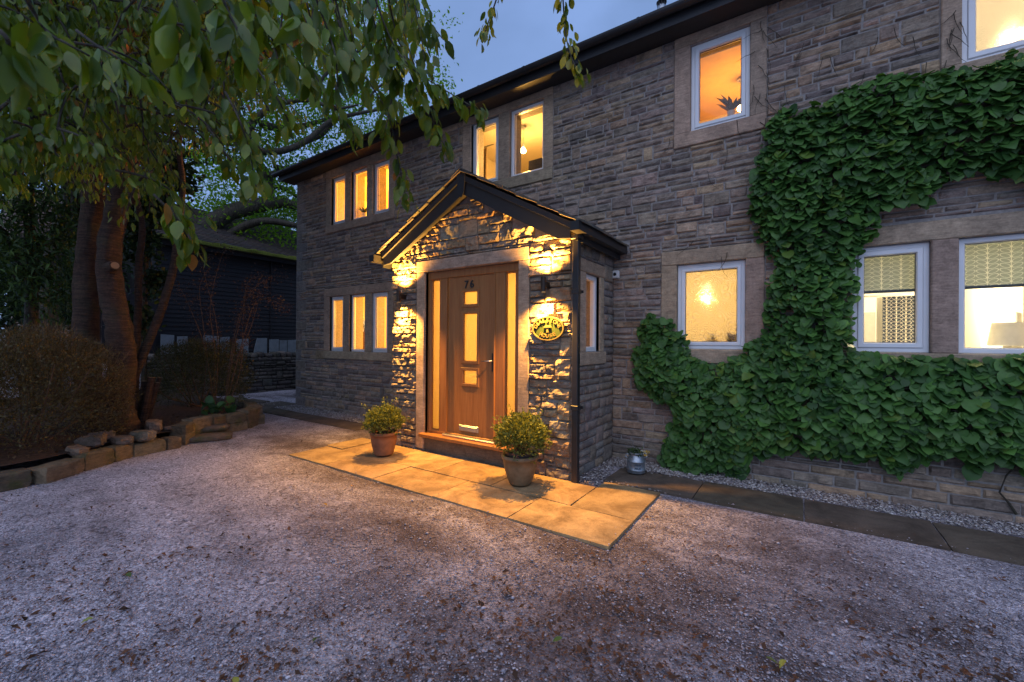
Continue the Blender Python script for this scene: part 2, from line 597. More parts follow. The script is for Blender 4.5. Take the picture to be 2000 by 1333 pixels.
M['cherry_bark'] = m_bark('cherry_bark', (.024, .014, .010), (.088, .048, .031))
M['bark'] = m_bark('dark_bark', (.03, .026, .02), (.085, .07, .05), False)
M['twig'] = m_plain('twig', (.12, .07, .045), .8, .2, var=.3)

# ------------------------------------------------------------------ ground
rng = random.Random(7)
rs = np.random.RandomState(11)
YW, YP = 5.4, 4.2                     # face of the house wall and of the porch wall
XL, XR = -9.8, 3.4                    # house ends
PX0, PX1 = -4.96, -2.06               # porch ends

mb = MB()
NX = 44
gx = np.linspace(-1, 1, NX)
gx = np.sign(gx) * np.abs(gx) ** 2 * 70
vs = [(x - 3, y + 3, -.012 + .012 * noise.noise(Vector((x * .7, y * .7, 0))) if abs(x) < 12 and abs(y) < 12 else -.012) for y in gx for x in gx]
fs = [(j * NX + i, j * NX + i + 1, (j + 1) * NX + i + 1, (j + 1) * NX + i) for j in range(NX - 1) for i in range(NX - 1)]
mb.add(vs, fs)
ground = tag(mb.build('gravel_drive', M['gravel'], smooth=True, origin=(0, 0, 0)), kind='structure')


def slab_mesh(x0, x1, y0, y1, top, th=.05, n=7, seed=0, wob=.004):
    """paving slab with worn edges and a slightly uneven top"""
    m = MB()
    us, vv = np.linspace(0, 1, n), np.linspace(0, 1, n)
    vs, fs = [], []
    for j, v in enumerate(vv):
        for i, u in enumerate(us):
            e = min(i, j, n - 1 - i, n - 1 - j) == 0
            x, y = x0 + (x1 - x0) * u, y0 + (y1 - y0) * v
            q = Vector((x * 3, y * 3, seed))
            vs.append((x + (.006 * noise.noise(q * 3) if e else 0), y + (.006 * noise.noise(q * 3.3) if e else 0), top + wob * noise.noise(q) - (.006 if e else 0)))
    for j in range(n - 1):
        for i in range(n - 1):
            fs.append((j * n + i, j * n + i + 1, (j + 1) * n + i + 1, (j + 1) * n + i))
    m.add(vs, fs)
    per = [i for i in range(n)] + [j * n + n - 1 for j in range(1, n)] + [(n - 1) * n + i for i in range(n - 2, -1, -1)] + [j * n for j in range(n - 2, 0, -1)]
    bv = [(vs[i][0], vs[i][1], top - th) for i in per]
    k = len(m.v)
    m.v += bv; m.c += [(1, 1, 1)] * len(bv)
    for a in range(len(per)):
        b = (a + 1) % len(per)
        m.f.append((per[a], per[b], k + b, k + a))
    return m


def pave(name, rects, mat, top, tint=.18, **kw):
    root = tag(empty(name, (rects[0][0], rects[0][2], 0)), kind='structure')
    for i, (x0, x1, y0, y1) in enumerate(rects):
        m = slab_mesh(x0 + .006, x1 - .006, y0 + .006, y1 - .006, top + rng.uniform(-.006, .004), seed=i * 3.7, **kw)
        c = 1 + rng.uniform(-tint, tint)
        m.c = [(c, c * rng.uniform(.95, 1.03), c * rng.uniform(.9, 1.03))] * len(m.v)
        m.build('slab', mat, root, smooth=False)
    return root


fr = [-5.56, -4.75, -3.85, -2.95, -2.06, -1.15]
bk = [-5.6, -5.22, -4.36, -3.49, -2.66, -1.74]
pave('porch_paving', [(a, b, 2.97, 3.53) for a, b in zip(fr, fr[1:])] + [(a, b, 3.53, 4.14) for a, b in zip(bk, bk[1:])] + [(-1.74, -1.15, 3.53, 4.36)], M['slab'], .014)
pr = [-1.78, -0.86, .03, .92, 1.82, 2.72, 3.6]
pave('wall_path', [(a, b, 4.39, 5.0) for a, b in zip(pr, pr[1:])], M['slab_dark'], .012)
pl = [-10.7, -9.75, -8.85, -7.95, -7.05, -6.2]
pave('side_path', [(a, b, 4.44, 4.86) for a, b in zip(pl, pl[1:])] + [(-10.65, -9.85, 4.87, 5.5), (-11.6, -10.75, 4.6, 5.3)], M['slab_dark'], .012)

# ------------------------------------------------------------------ stonework
STONE_COLS = [(.39, .285, .20), (.36, .27, .195), (.31, .24, .185), (.29, .235, .19), (.40, .285, .19), (.24, .19, .155), (.34, .265, .21), (.30, .235, .185), (.21, .17, .145), (.33, .255, .20), (.37, .265, .175), (.22, .175, .15)]


def stone_col(r, pal=STONE_COLS, var=.16):
    c = r.choice(pal); k = 1 + r.uniform(-var, var)
    return tuple(q * k * (1 + r.uniform(-.04, .04)) for q in c)


def lay_stones(r, u0, u1, v0, v1, blocks, h=(.07, .125), l=(.16, .46), jump=.06, keep=None):
    hs, v = [], v0
    while v < v1 - .02:
        q = r.uniform(*h)
        if v + q > v1 - .045: q = v1 - v
        hs.append((v, v + q)); v += q
    out, carry = [], []
    for k, (a, b) in enumerate(hs):
        nxt = []
        cuts = {u0, u1}
        act = [q for q in blocks if q[2] < b - .004 and q[3] > a + .004]
        for q in act: cuts |= {min(max(q[0], u0), u1), min(max(q[1], u0), u1)}
        for q in carry: cuts |= {q[0], q[1]}
        cuts = sorted(cuts)
        runs = []
        for p, q in zip(cuts, cuts[1:]):
            m = (p + q) / 2
            if q - p < .002 or any(c[0] < m < c[1] for c in carry): runs.append(None); continue
            lo, hi = a, b
            for c in act:
                if c[0] < m < c[1]:
                    if c[2] - lo > hi - c[3]: hi = min(hi, c[2])
                    else: lo = max(lo, c[3])
            if hi - lo < .028: runs.append(None); continue
            if runs and runs[-1] and runs[-1][2:] == (lo, hi): runs[-1] = (runs[-1][0], q, lo, hi)
            else: runs.append((p, q, lo, hi))
        for run in runs:
            if not run: continue
            p, q, lo, hi = run
            while q - p > .03:
                ln = r.uniform(*l) * (1 if r.random() < .8 else .6)
                if q - p - ln < l[0] * .75: ln = q - p
                s = [p, p + ln, lo, hi]
                if k + 1 < len(hs) and (lo, hi) == (a, b) and r.random() < jump and ln < .36:
                    t2 = hs[k + 1]
                    if not any(c[0] < s[1] and c[1] > s[0] and c[2] < t2[1] and c[3] > t2[0] for c in blocks):
                        s[3] = t2[1]; nxt.append((s[0], s[1]))
                if keep is None or keep(s): out.append(s)
                p += ln
        carry = nxt
    return out


def stone_mesh(m, s, frame, r, res=.06, proud=.022, rough=.012, gap=.007, col=(1, 1, 1), back=.02):
    """one rock-faced stone in the wall frame (origin, u, v, outward)"""
    O, U, Vv, D = frame
    u0, u1, v0, v1 = s[0] + gap * r.uniform(.6, 1.5), s[1] - gap * r.uniform(.6, 1.5), s[2] + gap * r.uniform(.5, 1.3), s[3] - gap * r.uniform(.5, 1.3)
    if u1 - u0 < .015 or v1 - v0 < .012: return
    nu = max(3, min(16, int((u1 - u0) / res) + 2)); nv = max(3, min(9, int((v1 - v0) / res) + 2))
    base = proud * r.uniform(.55, 1.25); tl, tv = r.uniform(-.3, .3), r.uniform(-.5, .25)
    sd_ = Vector((r.uniform(-50, 50), r.uniform(-50, 50), r.uniform(-50, 50)))
    vs, fs = [], []
    bev = .3
    for j in range(nv + 1):
        y = j / nv
        # pull the outermost rows towards the edge so the arris stays crisp
        yy = y if 0 < j < nv else y
        if nv > 3:
            if j == 1: yy = min(.012 / (v1 - v0), .3)
            if j == nv - 1: yy = 1 - min(.012 / (v1 - v0), .3)
        for i in range(nu + 1):
            xx = i / nu
            if nu > 3:
                if i == 1: xx = min(.012 / (u1 - u0), .3)
                if i == nu - 1: xx = 1 - min(.012 / (u1 - u0), .3)
            u, v = u0 + (u1 - u0) * xx, v0 + (v1 - v0) * yy
            q = Vector((u * 9, v * 13, 0)) + sd_
            edge = i in (0, nu) or j in (0, nv)
            n1 = fbm(q, 4)
            if edge:
                d = base * .25 + rough * .35 * n1
                u += .005 * noise.noise(q * 2.1); v += .005 * noise.noise(q * 1.7 + Vector((9, 0, 0)))
            else:
                d = base * (1 + tl * (xx - .5) + tv * (yy - .5)) + rough * 2.0 * n1
            d = max(d, .001)
            vs.append(O + U * u + Vv * v + D * d)
    w = nu + 1
    for j in range(nv):
        for i in range(nu):
            fs.append((j * w + i, j * w + i + 1, (j + 1) * w + i + 1, (j + 1) * w + i))
    per = [i for i in range(w)] + [j * w + nu for j in range(1, nv + 1)] + [nv * w + i for i in range(nu - 1, -1, -1)] + [j * w for j in range(nv - 1, 0, -1)]
    k = len(vs)
    vs = vs + [Vector(vs[i]) - D * (back + (Vector(vs[i]) - O).dot(D)) for i in per]
    for a in range(len(per)):
        b = (a + 1) % len(per)
        fs.append((per[a], k + a, k + b, per[b]))
    m.add(vs, fs, col)


def wall_sheet(xs, zs, hole, y0, y1, mb_):
    """solid wall between two faces with rectangular openings"""
    def solid(i, k):
        if not (0 <= i < len(xs) - 1 and 0 <= k < len(zs) - 1): return True
        mx, mz = (xs[i] + xs[i + 1]) / 2, (zs[k] + zs[k + 1]) / 2
        return not any(h[0] < mx < h[1] and h[2] < mz < h[3] for h in hole)
    for i in range(len(xs) - 1):
        for k in range(len(zs) - 1):
            a, b, c, d = xs[i], xs[i + 1], zs[k], zs[k + 1]
            if solid(i, k):
                mb_.add([(a, y0, c), (b, y0, c), (b, y0, d), (a, y0, d)], [(0, 1, 2, 3)])
                mb_.add([(a, y1, c), (b, y1, c), (b, y1, d), (a, y1, d)], [(3, 2, 1, 0)])
            else:
                if solid(i - 1, k): mb_.add([(a, y0, c), (a, y1, c), (a, y1, d), (a, y0, d)], [(0, 1, 2, 3)])
                if solid(i + 1, k): mb_.add([(b, y0, c), (b, y1, c), (b, y1, d), (b, y0, d)], [(3, 2, 1, 0)])
                if solid(i, k - 1): mb_.add([(a, y0, c), (b, y0, c), (b, y1, c), (a, y1, c)], [(0, 1, 2, 3)])
                if solid(i, k + 1): mb_.add([(a, y0, d), (b, y0, d), (b, y1, d), (a, y1, d)], [(3, 2, 1, 0)])


# ------------------------------------------------------------------ the house
house = empty('stone_house', (XL, YW, 0), 'long two storey gritstone house with lit windows and dark eaves', 'house')
EAVE = 5.2
# window groups: surround x0,x1,z0,z1, openings [(x0,x1)], opening z0,z1, frame width per opening, glass
WINS = [
    ((-8.6, -6.37, 3.83, EAVE), [(-8.41, -7.91), (-7.715, -7.2), (-7.02, -6.52)], 3.99, 5.01, (.085, .05, .085), 'glass'),
    ((-8.645, -6.385, 1.12, 2.63), [(-8.44, -7.95), (-7.735, -7.235), (-7.04, -6.545)], 1.28, 2.455, (.085, .05, .085), 'glass'),
    ((-4.68, -2.975, 3.87, EAVE), [(-4.5, -3.945), (-3.735, -3.13)], 4.04, 5.08, (.085, .06), 'glass'),
    ((-1.29, -.32, 3.86, EAVE), [(-1.11, -.48)], 4.03, 5.075, (.095,), 'glass'),
    ((-1.43, -.33, 1.27, 2.62), [(-1.25, -.515)], 1.43, 2.45, (.09,), 'flower_glass'),
    ((.24, 1.98, 1.28, 2.64), [(.42, .988), (1.167, 1.78)], 1.425, 2.46, (.095, .06), 'glass'),
    ((1.045, 2.1, 3.88, EAVE), [(1.18, 1.95)], 4.015, 5.1, (.10,), 'bathroom'),
]
SC_ASH = [(.40, .295, .21), (.37, .28, .205), (.42, .31, .215)]
holes = [(o[0], o[1], w[2], w[3]) for w in WINS for o in w[1]]
blocks = [w[0] for w in WINS]
pblock = [(PX0 - .0, PX1 + .0, -.2, 2.72)] + [(-3.52 - (3.62 - z) / .53 + .06, -3.52 + (3.62 - z) / .53 - .06, z - .001, z + .1) for z in np.arange(2.7, 3.5, .1)]
hall = (-4.6, -2.4, -.05, 2.55)
xs = sorted({XL, XR, PX0, PX1, hall[0], hall[1]} | {h[0] for h in holes} | {h[1] for h in holes})
zs = sorted({-.3, EAVE, hall[2], hall[3]} | {h[2] for h in holes} | {h[3] for h in holes})
mb = MB()
wall_sheet(xs, zs, holes + [hall], YW, YW + .32, mb)
wall = mb.build('wall', M['mortar'], house, fixn=False)
# ends and back of the house
mb = MB()
mb.box(XL, XL + .3, YW + .325, 11.5, -.3, EAVE); mb.box(XR - .3, XR, YW + .325, 11.5, -.3, EAVE); mb.box(XL + .302, XR - .302, 11.2, 11.5, -.3, EAVE)
mb.build('outer_wall', M['mortar'], house)

FR_WALL = (Vector((0, YW, 0)), Vector((1, 0, 0)), Vector((0, 0, 1)), Vector((0, -1, 0)))
r1 = random.Random(3)
qblocks, z, k = [], -.2, 0
quoins = []
while z < EAVE - .1:                  # dressed corner stones, long and short by turns
    hgt = r1.uniform(.17, .26)
    q = (XL, XL + (.42 if k % 2 else .24) * r1.uniform(.9, 1.1), z, min(z + hgt, EAVE))
    quoins.append(q); qblocks.append(q); z += hgt; k += 1
stones = lay_stones(r1, XL, 2.6, -.22, EAVE, blocks + pblock + qblocks, (.04, .105), (.12, .48), .10)
stones += [list(q) for q in quoins]
def pix_area(s):
    p = project([[s[0], YW, s[2]], [s[1], YW, s[2]], [s[1], YW, s[3]], [s[0], YW, s[3]]])
    if p[:, 0].min() > 2000 or p[:, 1].max() < 0 or p[:, 1].min() > 1333 or p[:, 0].max() < 0: return 0
    x, y = np.clip(p[:, 0], 0, 2000), np.clip(p[:, 1], 0, 1333)
    return abs(sum(x[i] * y[(i + 1) % 4] - x[(i + 1) % 4] * y[i] for i in range(4))) / 2
# the climber hides many stones: its outline on the wall, from the photograph, is used again below
IVY_PX = [(1262, 618), (1310, 622), (1328, 655), (1345, 690), (1378, 712), (1420, 705), (1460, 690), (1490, 650), (1495, 600), (1510, 560), (1515, 520), (1500, 480), (1480, 440), (1470, 390), (1475, 340), (1490, 290), (1500, 240), (1525, 212), (1560, 228), (1600, 205), (1640, 180), (1680, 160), (1720, 142), (1780, 150), (1850, 130), (1900, 135), (1960, 122), (2000, 108), (2120, 70),
          (2120, 400), (2000, 345), (1975, 335), (1950, 350), (1915, 330), (1880, 340), (1820, 362), (1800, 396), (1760, 396), (1716, 410), (1704, 452), (1686, 475), (1670, 505), (1668, 560), (1665, 620), (1662, 680), (1690, 690), (1750, 695), (1830, 702), (1900, 708), (1960, 695), (2000, 690), (2130, 690),
          (2130, 930), (1985, 908), (1940, 898), (1900, 905), (1860, 885), (1800, 890), (1768, 925), (1740, 920), (1720, 890), (1650, 895), (1600, 885), (1540, 875), (1470, 885), (1458, 925), (1440, 930), (1400, 915), (1350, 935), (1312, 925), (1292, 900), (1302, 860), (1320, 820), (1310, 790), (1270, 758), (1238, 742), (1242, 700), (1256, 660), (1246, 640)]
IVY = np.array([on_y(x, y, YW - .1)[[0, 2]] for x, y in IVY_PX])


def in_poly(p, poly):
    x, z = p; c = False
    for i in range(len(poly)):
        a, b = poly[i], poly[i - 1]
        if (a[1] > z) != (b[1] > z) and x < (b[0] - a[0]) * (z - a[1]) / (b[1] - a[1]) + a[0]: c = not c
    return c


def hidden(s): return in_poly(((s[0] + s[1]) / 2, (s[2] + s[3]) / 2), IVY)
order = sorted(range(len(stones)), key=lambda i: -pix_area(stones[i]) * (0 if hidden(stones[i]) else 1))
big = set(order[:296])
rest = MB()
for i, s in enumerate(stones):
    q = i >= len(stones) - len(quoins)
    col = stone_col(r1, [(.25, .215, .185), (.28, .22, .17), (.21, .19, .18)] if q else STONE_COLS)
    near = s[0] > -3
    m = MB() if i in big else rest
    stone_mesh(m, s, FR_WALL, r1, .04 if near else .07, .009 if q else .018, .006 if q else .019, .0075, col)
    if i in big and m.v: m.build('stone', M['stone'], wall, smooth=False, fixn=False)
tag(rest.build('rubble_stone', M['stone'], house, smooth=False, fixn=False), kind='stuff')


def dressed(name, x0, x1, y0, y1, z0, z1, parent, b=.008, col=None):
    c = col or stone_col(rng, SC_ASH, .08)
    return MB().bbox(x0, x1, y0, y1, z0, z1, b, c).build(name, M['ashlar'], parent)


def frame_mesh(x0, x1, z0, z1, y0, y1, w, b=.006):
    """mitred rectangular frame facing -y with rounded arrises"""
    m = MB()
    pr_ = [(0, y1), (0, y0 + b), (b, y0), (w - b * 1.5, y0), (w, y0 + b * 2.5), (w, y1)]
    n = len(pr_)
    for k, (sx, sz) in enumerate(((0, 0), (1, 0), (1, 1), (0, 1))):
        for d, y in pr_:
            m.v.append((x1 - d if sx else x0 + d, y, z1 - d if sz else z0 + d)); m.c.append((1, 1, 1))
    for k in range(4):
        for i in range(n):
            j = (i + 1) % n
            m.f.append((k * n + i, k * n + j, ((k + 1) % 4) * n + j, ((k + 1) % 4) * n + i))
    return m


for sr, ops, z0, z1, fw, gl in WINS:
    a, b, c, d = sr
    yo, yi = YW - .022, YW + .16
    dressed('sill', a, b, yo - .012, yi, c, z0 - .001, house)
    dressed('lintel', a, b, yo - .003, yi, z1 + .001, d - .001, house)
    edges = [a] + [q for o in ops for q in o] + [b]
    for i in range(0, len(edges), 2):
        dressed('jamb' if i in (0, len(edges) - 2) else 'mullion', edges[i], edges[i + 1], yo, yi - .002, z0, z1, house)
    for (p, q), w in zip(ops, fw):
        yf = YW + .035
        f = frame_mesh(p + .002, q - .002, z0 + .002, z1 - .002, yf, yf + .07, min(w, .05)).build('window', M['upvc'], house)
        gi = min(w, .05)
        if w > .06:
            MBs = frame_mesh(p + .046, q - .046, z0 + .046, z1 - .046, yf - .012, yf + .05, w - .046)
            MBs.build('sash', M['upvc'], f)
            gi = w
        frame_mesh(p + gi - .004, q - gi + .004, z0 + gi - .004, z1 - gi + .004, yf + .022, yf + .03, .009, .001).build('gasket', M['gasket'], f)
        MB().box(p + gi - .002, q - gi + .002, yf + .026, yf + .028, z0 + gi - .002, z1 - gi + .002).build('pane', M[gl], f)

# eaves: soffit, fascia, gutter with brackets, roof
MB().box(XL - .22, XR + .2, YW - .30, YW + .05, EAVE + .002, EAVE + .022).build('soffit', M['soffit'], house)
MB().box(XL - .22, XR + .2, YW - .325, YW - .302, EAVE - .03, EAVE + .16).build('fascia', M['barge'], house)
gp = [(-.06 + .065 * cos(a), .065 * sin(a)) for a in np.linspace(pi, 2 * pi, 9)]
gpi = [(-.06 + .058 * cos(a), .058 * sin(a)) for a in np.linspace(2 * pi, pi, 9)]
gut = MB().prism([(YW - .33 + y, EAVE + .13 + z) for y, z in gp + gpi], 0, XL - .3, XR + .2).build('gutter', M['dark_gutter'], house)
for x in np.arange(XL + .2, XR, .8):
    MB().prism([(YW - .33 + y * 1.12 + .006, EAVE + .13 + z * 1.12) for y, z in gp] + [(YW - .326, EAVE + .15), (YW - .326, EAVE + .13)], 0, x - .015, x + .015).build('gutter_bracket', M['dark_gutter'], gut)
roof = MB()
roof.prism(col=(.10, .09, .085), poly=[(YW - .36, EAVE + .175), (8.45, 7.15), (11.9, EAVE + .175), (11.9, EAVE + .12), (8.45, 7.05), (YW - .31, EAVE + .12)], axis=0, a0=XL - .24, a1=XR + .2).build('roof', M['slate'], house)
# flue pot on the roof: height and reach follow the photograph
p = at(1292, 20, 9.0)
cz = p[2]
m = MB().lathe((p[0], p[1], cz - 1.5), [(.085, 0), (.085, 1.45), (.10, 1.46), (.10, 1.50), (.085, 1.51), (.085, 1.56), (.06, 1.60)], 16)
ch = m.build('chimney_flue', M['zinc'], house, smooth=False)
for k in range(10):
    a = 2 * pi * k / 10
    MB().box(p[0] + .08 * cos(a) - .006, p[0] + .08 * cos(a) + .006, p[1] + .08 * sin(a) - .006, p[1] + .08 * sin(a) + .006, cz + .05, cz + .14).build('cowl_bar', M['black'], ch)
MB().lathe((p[0], p[1], cz), [(.10, .141), (.10, .155)], 16).build('cowl_cap', M['black'], ch)

# ------------------------------------------------------------------ the porch
XC, SL = -3.52, .545                   # ridge and slope of the porch roof
porch = empty('entrance_porch', (XC, YP, 0), 'gabled stone entrance porch with dark bargeboards, lit by two wall lamps', 'porch')
DX0, DX1, DZ0, DZ1 = -4.3, -2.75, .2, 2.46
mb = MB()
wall_sheet(sorted({PX0, DX0, DX1, PX1}), [-.2, DZ0, DZ1, 2.7], [(DX0, DX1, DZ0, DZ1)], YP, YP + .28, mb)
mb.prism([(PX0, 2.7), (PX1, 2.7), (XC, 2.7 + (PX1 - XC) * SL)], 1, YP, YP + .28)
pw = mb.build('wall', M['mortar'], porch, fixn=False)
# side walls; the right one has a narrow window
SW = (4.53, 4.93, 1.39, 2.31)
mb = MB()
tmp = MB()
wall_sheet([YP + .001, SW[0], SW[1], YW - .001], [-.2, SW[2], SW[3], 2.7], [SW], 0, .25, tmp)
mb.add([(PX1 - y, x, z) for x, y, z in tmp.v], tmp.f)
sw = mb.build('side_wall', M['mortar'], porch, fixn=False)
MB().box(PX0, PX0 + .25, YP + .282, YW - .001, -.2, 2.7).build('side_wall', M['mortar'], porch)

FR_P = (Vector((0, YP, 0)), Vector((1, 0, 0)), Vector((0, 0, 1)), Vector((0, -1, 0)))
FR_S = (Vector((PX1, 0, 0)), Vector((0, 1, 0)), Vector((0, 0, 1)), Vector((1, 0, 0)))
JL, JR, LT = DX0 - .155, DX1 + .15, 2.612
r2 = random.Random(21)
PALP = [(.30, .235, .16), (.27, .215, .16), (.33, .25, .16), (.24, .20, .16), (.29, .20, .12), (.21, .18, .15)]


def under_roof(s):
    return all(s[3] < 3.34 + .21 - abs(x - XC) * SL for x in s[:2])


quo = [(PX1 - w_, PX1, z_, z_ + h_) for w_, z_, h_ in ((.3, -.02, .14), (.2, .12, .12), (.34, .24, .2), (.26, .44, .2), (.17, .64, .22), (.3, .86, .13), (.2, 1.08, .25), (.14, 1.34, .22), (.33, 1.95, .16), (.25, 2.28, .18))]
pst = lay_stones(r2, PX0, PX1, -.12, 3.5, [(JL, JR, .0, LT), (-3.695, -3.385, 2.85, 3.06)] + quo, (.06, .13), (.12, .42), .1, under_roof)
pst += [list(q) for q in quo]
for s in pst:
    m = MB()
    stone_mesh(m, s, FR_P, r2, .019, .038, .030, .005, stone_col(r2, PALP))
    if m.v: m.build('stone', M['porch_stone'], pw, smooth=False, fixn=False)
sst = lay_stones(r2, YP - .02, YW - .005, -.12, 2.7, [(SW[0] - .2, SW[1] + .14, 1.24, 2.46)], (.065, .13), (.16, .42), .06)
print('porch stones', len(pst), 'side', len(sst), 'wall', len(stones))
for s in sst:
    m = MB()
    stone_mesh(m, s, FR_S, r2, .045, .02, .012, .006, stone_col(r2, [(.24, .20, .165), (.21, .185, .165), (.27, .21, .16)]))
    if m.v: m.build('stone', M['stone'], sw, smooth=True, fixn=False)
dressed('date_stone', -3.69, -3.39, YP - .012, YP + .1, 2.855, 3.055, porch, .004, (.30, .225, .15))
# dressed surround of the door
dressed('jamb', JL, DX0, YP - .035, YP + .12, .02, DZ1 - .001, porch, .008)
dressed('jamb', DX1, JR, YP - .035, YP + .12, .02, DZ1 - .001, porch, .008)
dressed('lintel', JL, JR, YP - .04, YP + .12, DZ1 + .001, LT, porch, .008)
dressed('plinth', DX0 + .002, DX1 - .002, YP - .02, YP + .26, -.05, .195, porch, .01, (.13, .105, .075))
# side window
for nm, a, b, c, d, e in (('lintel', 4.35, 5.09, SW[3] + .001, 2.455, .02), ('sill', 4.35, 5.11, 1.24, SW[2] - .001, .03), ('jamb', 4.35, SW[0], SW[2], SW[3], .016), ('jamb', SW[1], 5.06, SW[2], SW[3], .016)):
    dressed(nm, PX1 - .1, PX1 + e, a, b, c, d, porch)
tmp = frame_mesh(SW[0] + .002, SW[1] - .002, SW[2] + .002, SW[3] - .002, .03, .09, .06)
m = MB(); m.add([(PX1 - y, x, z) for x, y, z in tmp.v], tmp.f)
w = m.build('window', M['upvc'], porch)
MB().box(PX1 - .062, PX1 - .06, SW[0] + .05, SW[1] - .05, SW[2] + .05, SW[3] - .05).build('pane', M['glass'], w)

# door set: frame, leaf, side lights
YD = YP + .035
m = MB()
for a, b in ((DX0, -4.245), (-4.075, -3.94), (-3.14, -2.99), (-2.83, DX1)):
    m.bbox(a + .001, b, YD, YD + .09, DZ0 + .05, DZ1 - .1, .008)
m.bbox(DX0 + .001, DX1 - .001, YD - .004, YD + .09, DZ1 - .105, DZ1 - .002, .008)
m.bbox(DX0 + .001, DX1 - .001, YD - .003, YD + .09, DZ0 + .001, DZ0 + .085, .008)
m.bbox(-3.952, -3.93, YD - .014, YD + .02, DZ0 + .08, DZ1 - .1, .004)
m.bbox(-3.15, -3.128, YD - .014, YD + .02, DZ0 + .08, DZ1 - .1, .004)
dframe = m.build('door_frame', M['oak'], porch)
for a, b in ((-4.245, -4.075), (-2.99, -2.83)):
    frame_mesh(a - .004, b + .004, DZ0 + .08, DZ1 - .1, YD + .012, YD + .05, .02, .004).build('bead', M['oak'], dframe)
    MB().box(a - .002, b + .002, YD + .042, YD + .048, DZ0 + .08, DZ1 - .1).build('side_light', M['obscure'], dframe)
MB().bbox(JL + .12, DX1 - .05, YP - .10, YP + .06, .197, .245, .008).build('door_sill', M['oak'], porch)
MB().bbox(-3.96, -3.10, YP - .03, YP + .034, .246, .272, .006).build('threshold', M['steel'], porch)
lx0, lx1, lz0, lz1 = -3.927, -3.153, .29, 2.352
pan = [(-3.655, -3.425, 1.985, 2.15), (-3.655, -3.425, 1.25, 1.865), (-3.655, -3.425, .955, 1.13)]
m = MB()
yl = YD + .014
wall_sheet(sorted({lx0, lx1, -3.655, -3.425}), sorted({lz0, lz1} | {q for p in pan for q in p[2:]}), pan, yl, yl + .045, m)
door = m.build('door', M['oak'], porch, fixn=False)
for a, b, c, d in pan:
    frame_mesh(a - .035, b + .035, c - .035, d + .035, yl - .014, yl + .002, .04, .005).build('moulding', M['oak'], door)
    MB().box(a - .001, b + .001, yl + .022, yl + .028, c - .001, d + .001).build('pane', M['obscure'], door)
lb = MB().bbox(-3.715, -3.39, yl - .012, yl - .001, .335, .412, .004).build('letterbox', M['steel'], door)
MB().bbox(-3.69, -3.415, yl - .018, yl - .0125, .35, .398, .003).build('letter_flap', M['steel'], door)
MB().bbox(-3.188, -3.16, yl - .012, yl - .001, 1.13, 1.36, .005).build('handle_plate', M['black'], door)
m = MB().tube([(-3.174, yl - .005, 1.262), (-3.174, yl - .05, 1.262)], .011, 10).tube([(-3.174, yl - .05, 1.262), (-3.21, yl - .058, 1.262), (-3.31, yl - .055, 1.259)], [.010, .010, .007], 10)
m.build('handle', M['steel'], door, smooth=True)
for ch_, x in (('7', -3.61), ('6', -3.515)):
    vs_, fs_ = text_shape(ch_, .135, .004, .002)
    MB().add([(x + a, yl - .006 - c, 2.243 + b) for a, b, c in vs_], fs_).build('number', M['black'], door)

# bargeboards, roof slates, gutters and downpipe
YB = 4.05
top = lambda x: 3.585 - abs(x - XC) * SL
for sgn in (-1, 1):
    X = lambda d: XC + sgn * d
    poly = [(X(.012), 3.345), (X(1.345), 3.345 - 1.333 * SL), (X(1.50), 2.605), (X(1.50), top(X(1.5)) + .0), (X(.012), top(X(.012)))]
    MB().prism(poly, 1, YB, YB + .03).build('bargeboard', M['barge'], porch)
    poly = [(X(.013), 3.52), (X(1.51), 3.52 - 1.497 * SL), (X(1.51), top(X(1.51)) + .012), (X(.013), top(X(.013)) + .012)]
    MB().prism(poly, 1, YB - .026, YB - .001).build('barge_trim', M['barge'], porch)
    # soffit board between bargeboard and wall
    MB().prism([(X(.03), 3.375), (X(1.34), 3.375 - 1.31 * SL), (X(1.34), 3.395 - 1.31 * SL), (X(.03), 3.395)], 1, YB + .032, YP - .005).build('soffit', m_plain('painted_soffit', (.045, .04, .035), .6, .3), porch)
MB().prism([(XC - .05, 3.33), (XC + .012, 3.30), (XC + .05, 3.36), (XC + .07, 3.60), (XC - .07, 3.60)], 1, YB - .034, YB - .027).build('apex_plate', M['barge'], porch)
rf = MB().prism([(XC - 1.60, top(XC - 1.6) + .015), (XC, 3.60), (XC + 1.60, top(XC + 1.6) + .015), (XC + 1.60, top(XC + 1.6) - .02), (XC, 3.565), (XC - 1.6, top(XC - 1.6) - .02)], 1, YB + .0315, YW - .04, (.1, .09, .085)).build('roof', M['slate'], porch)
ang = math.atan(SL)
for sgn in (-1, 1):
    nrow = 6
    for k in range(nrow):
        y = 3.985 + rng.uniform(-.015, .01)
        while y < YW - .08:
            wd = min(rng.uniform(.2, .34), YW - .045 - y)
            d0, d1 = 1.68 * k / nrow, 1.68 * (k + 1) / nrow + .10
            if k == nrow - 1: d1 = 1.69
            th = rng.uniform(.016, .028)
            lift0, lift1 = .022 + rng.uniform(0, .006), .045 + rng.uniform(0, .01)
            z0_, z1_ = 3.60 - d0 * SL, 3.60 - d1 * SL
            x0_, x1_ = XC + sgn * d0, XC + sgn * d1
            g = rng.uniform(.003, .008)
            vs = []
            for yy in (y + g, y + wd - g):
                vs += [(x0_, yy, z0_ + lift0), (x1_, yy, z1_ + lift1 + rng.uniform(-.004, .004)), (x1_, yy, z1_ + lift1 + th), (x0_, yy, z0_ + lift0 + th)]
            c = stone_col(rng, [(.12, .105, .09), (.15, .12, .09), (.10, .09, .085)])
            MB().add(vs, [(0, 1, 2, 3), (7, 6, 5, 4), (0, 4, 5, 1), (1, 5, 6, 2), (2, 6, 7, 3), (3, 7, 4, 0)], c).build('slate', M['slate'], rf)
            y += wd
rd = MB()
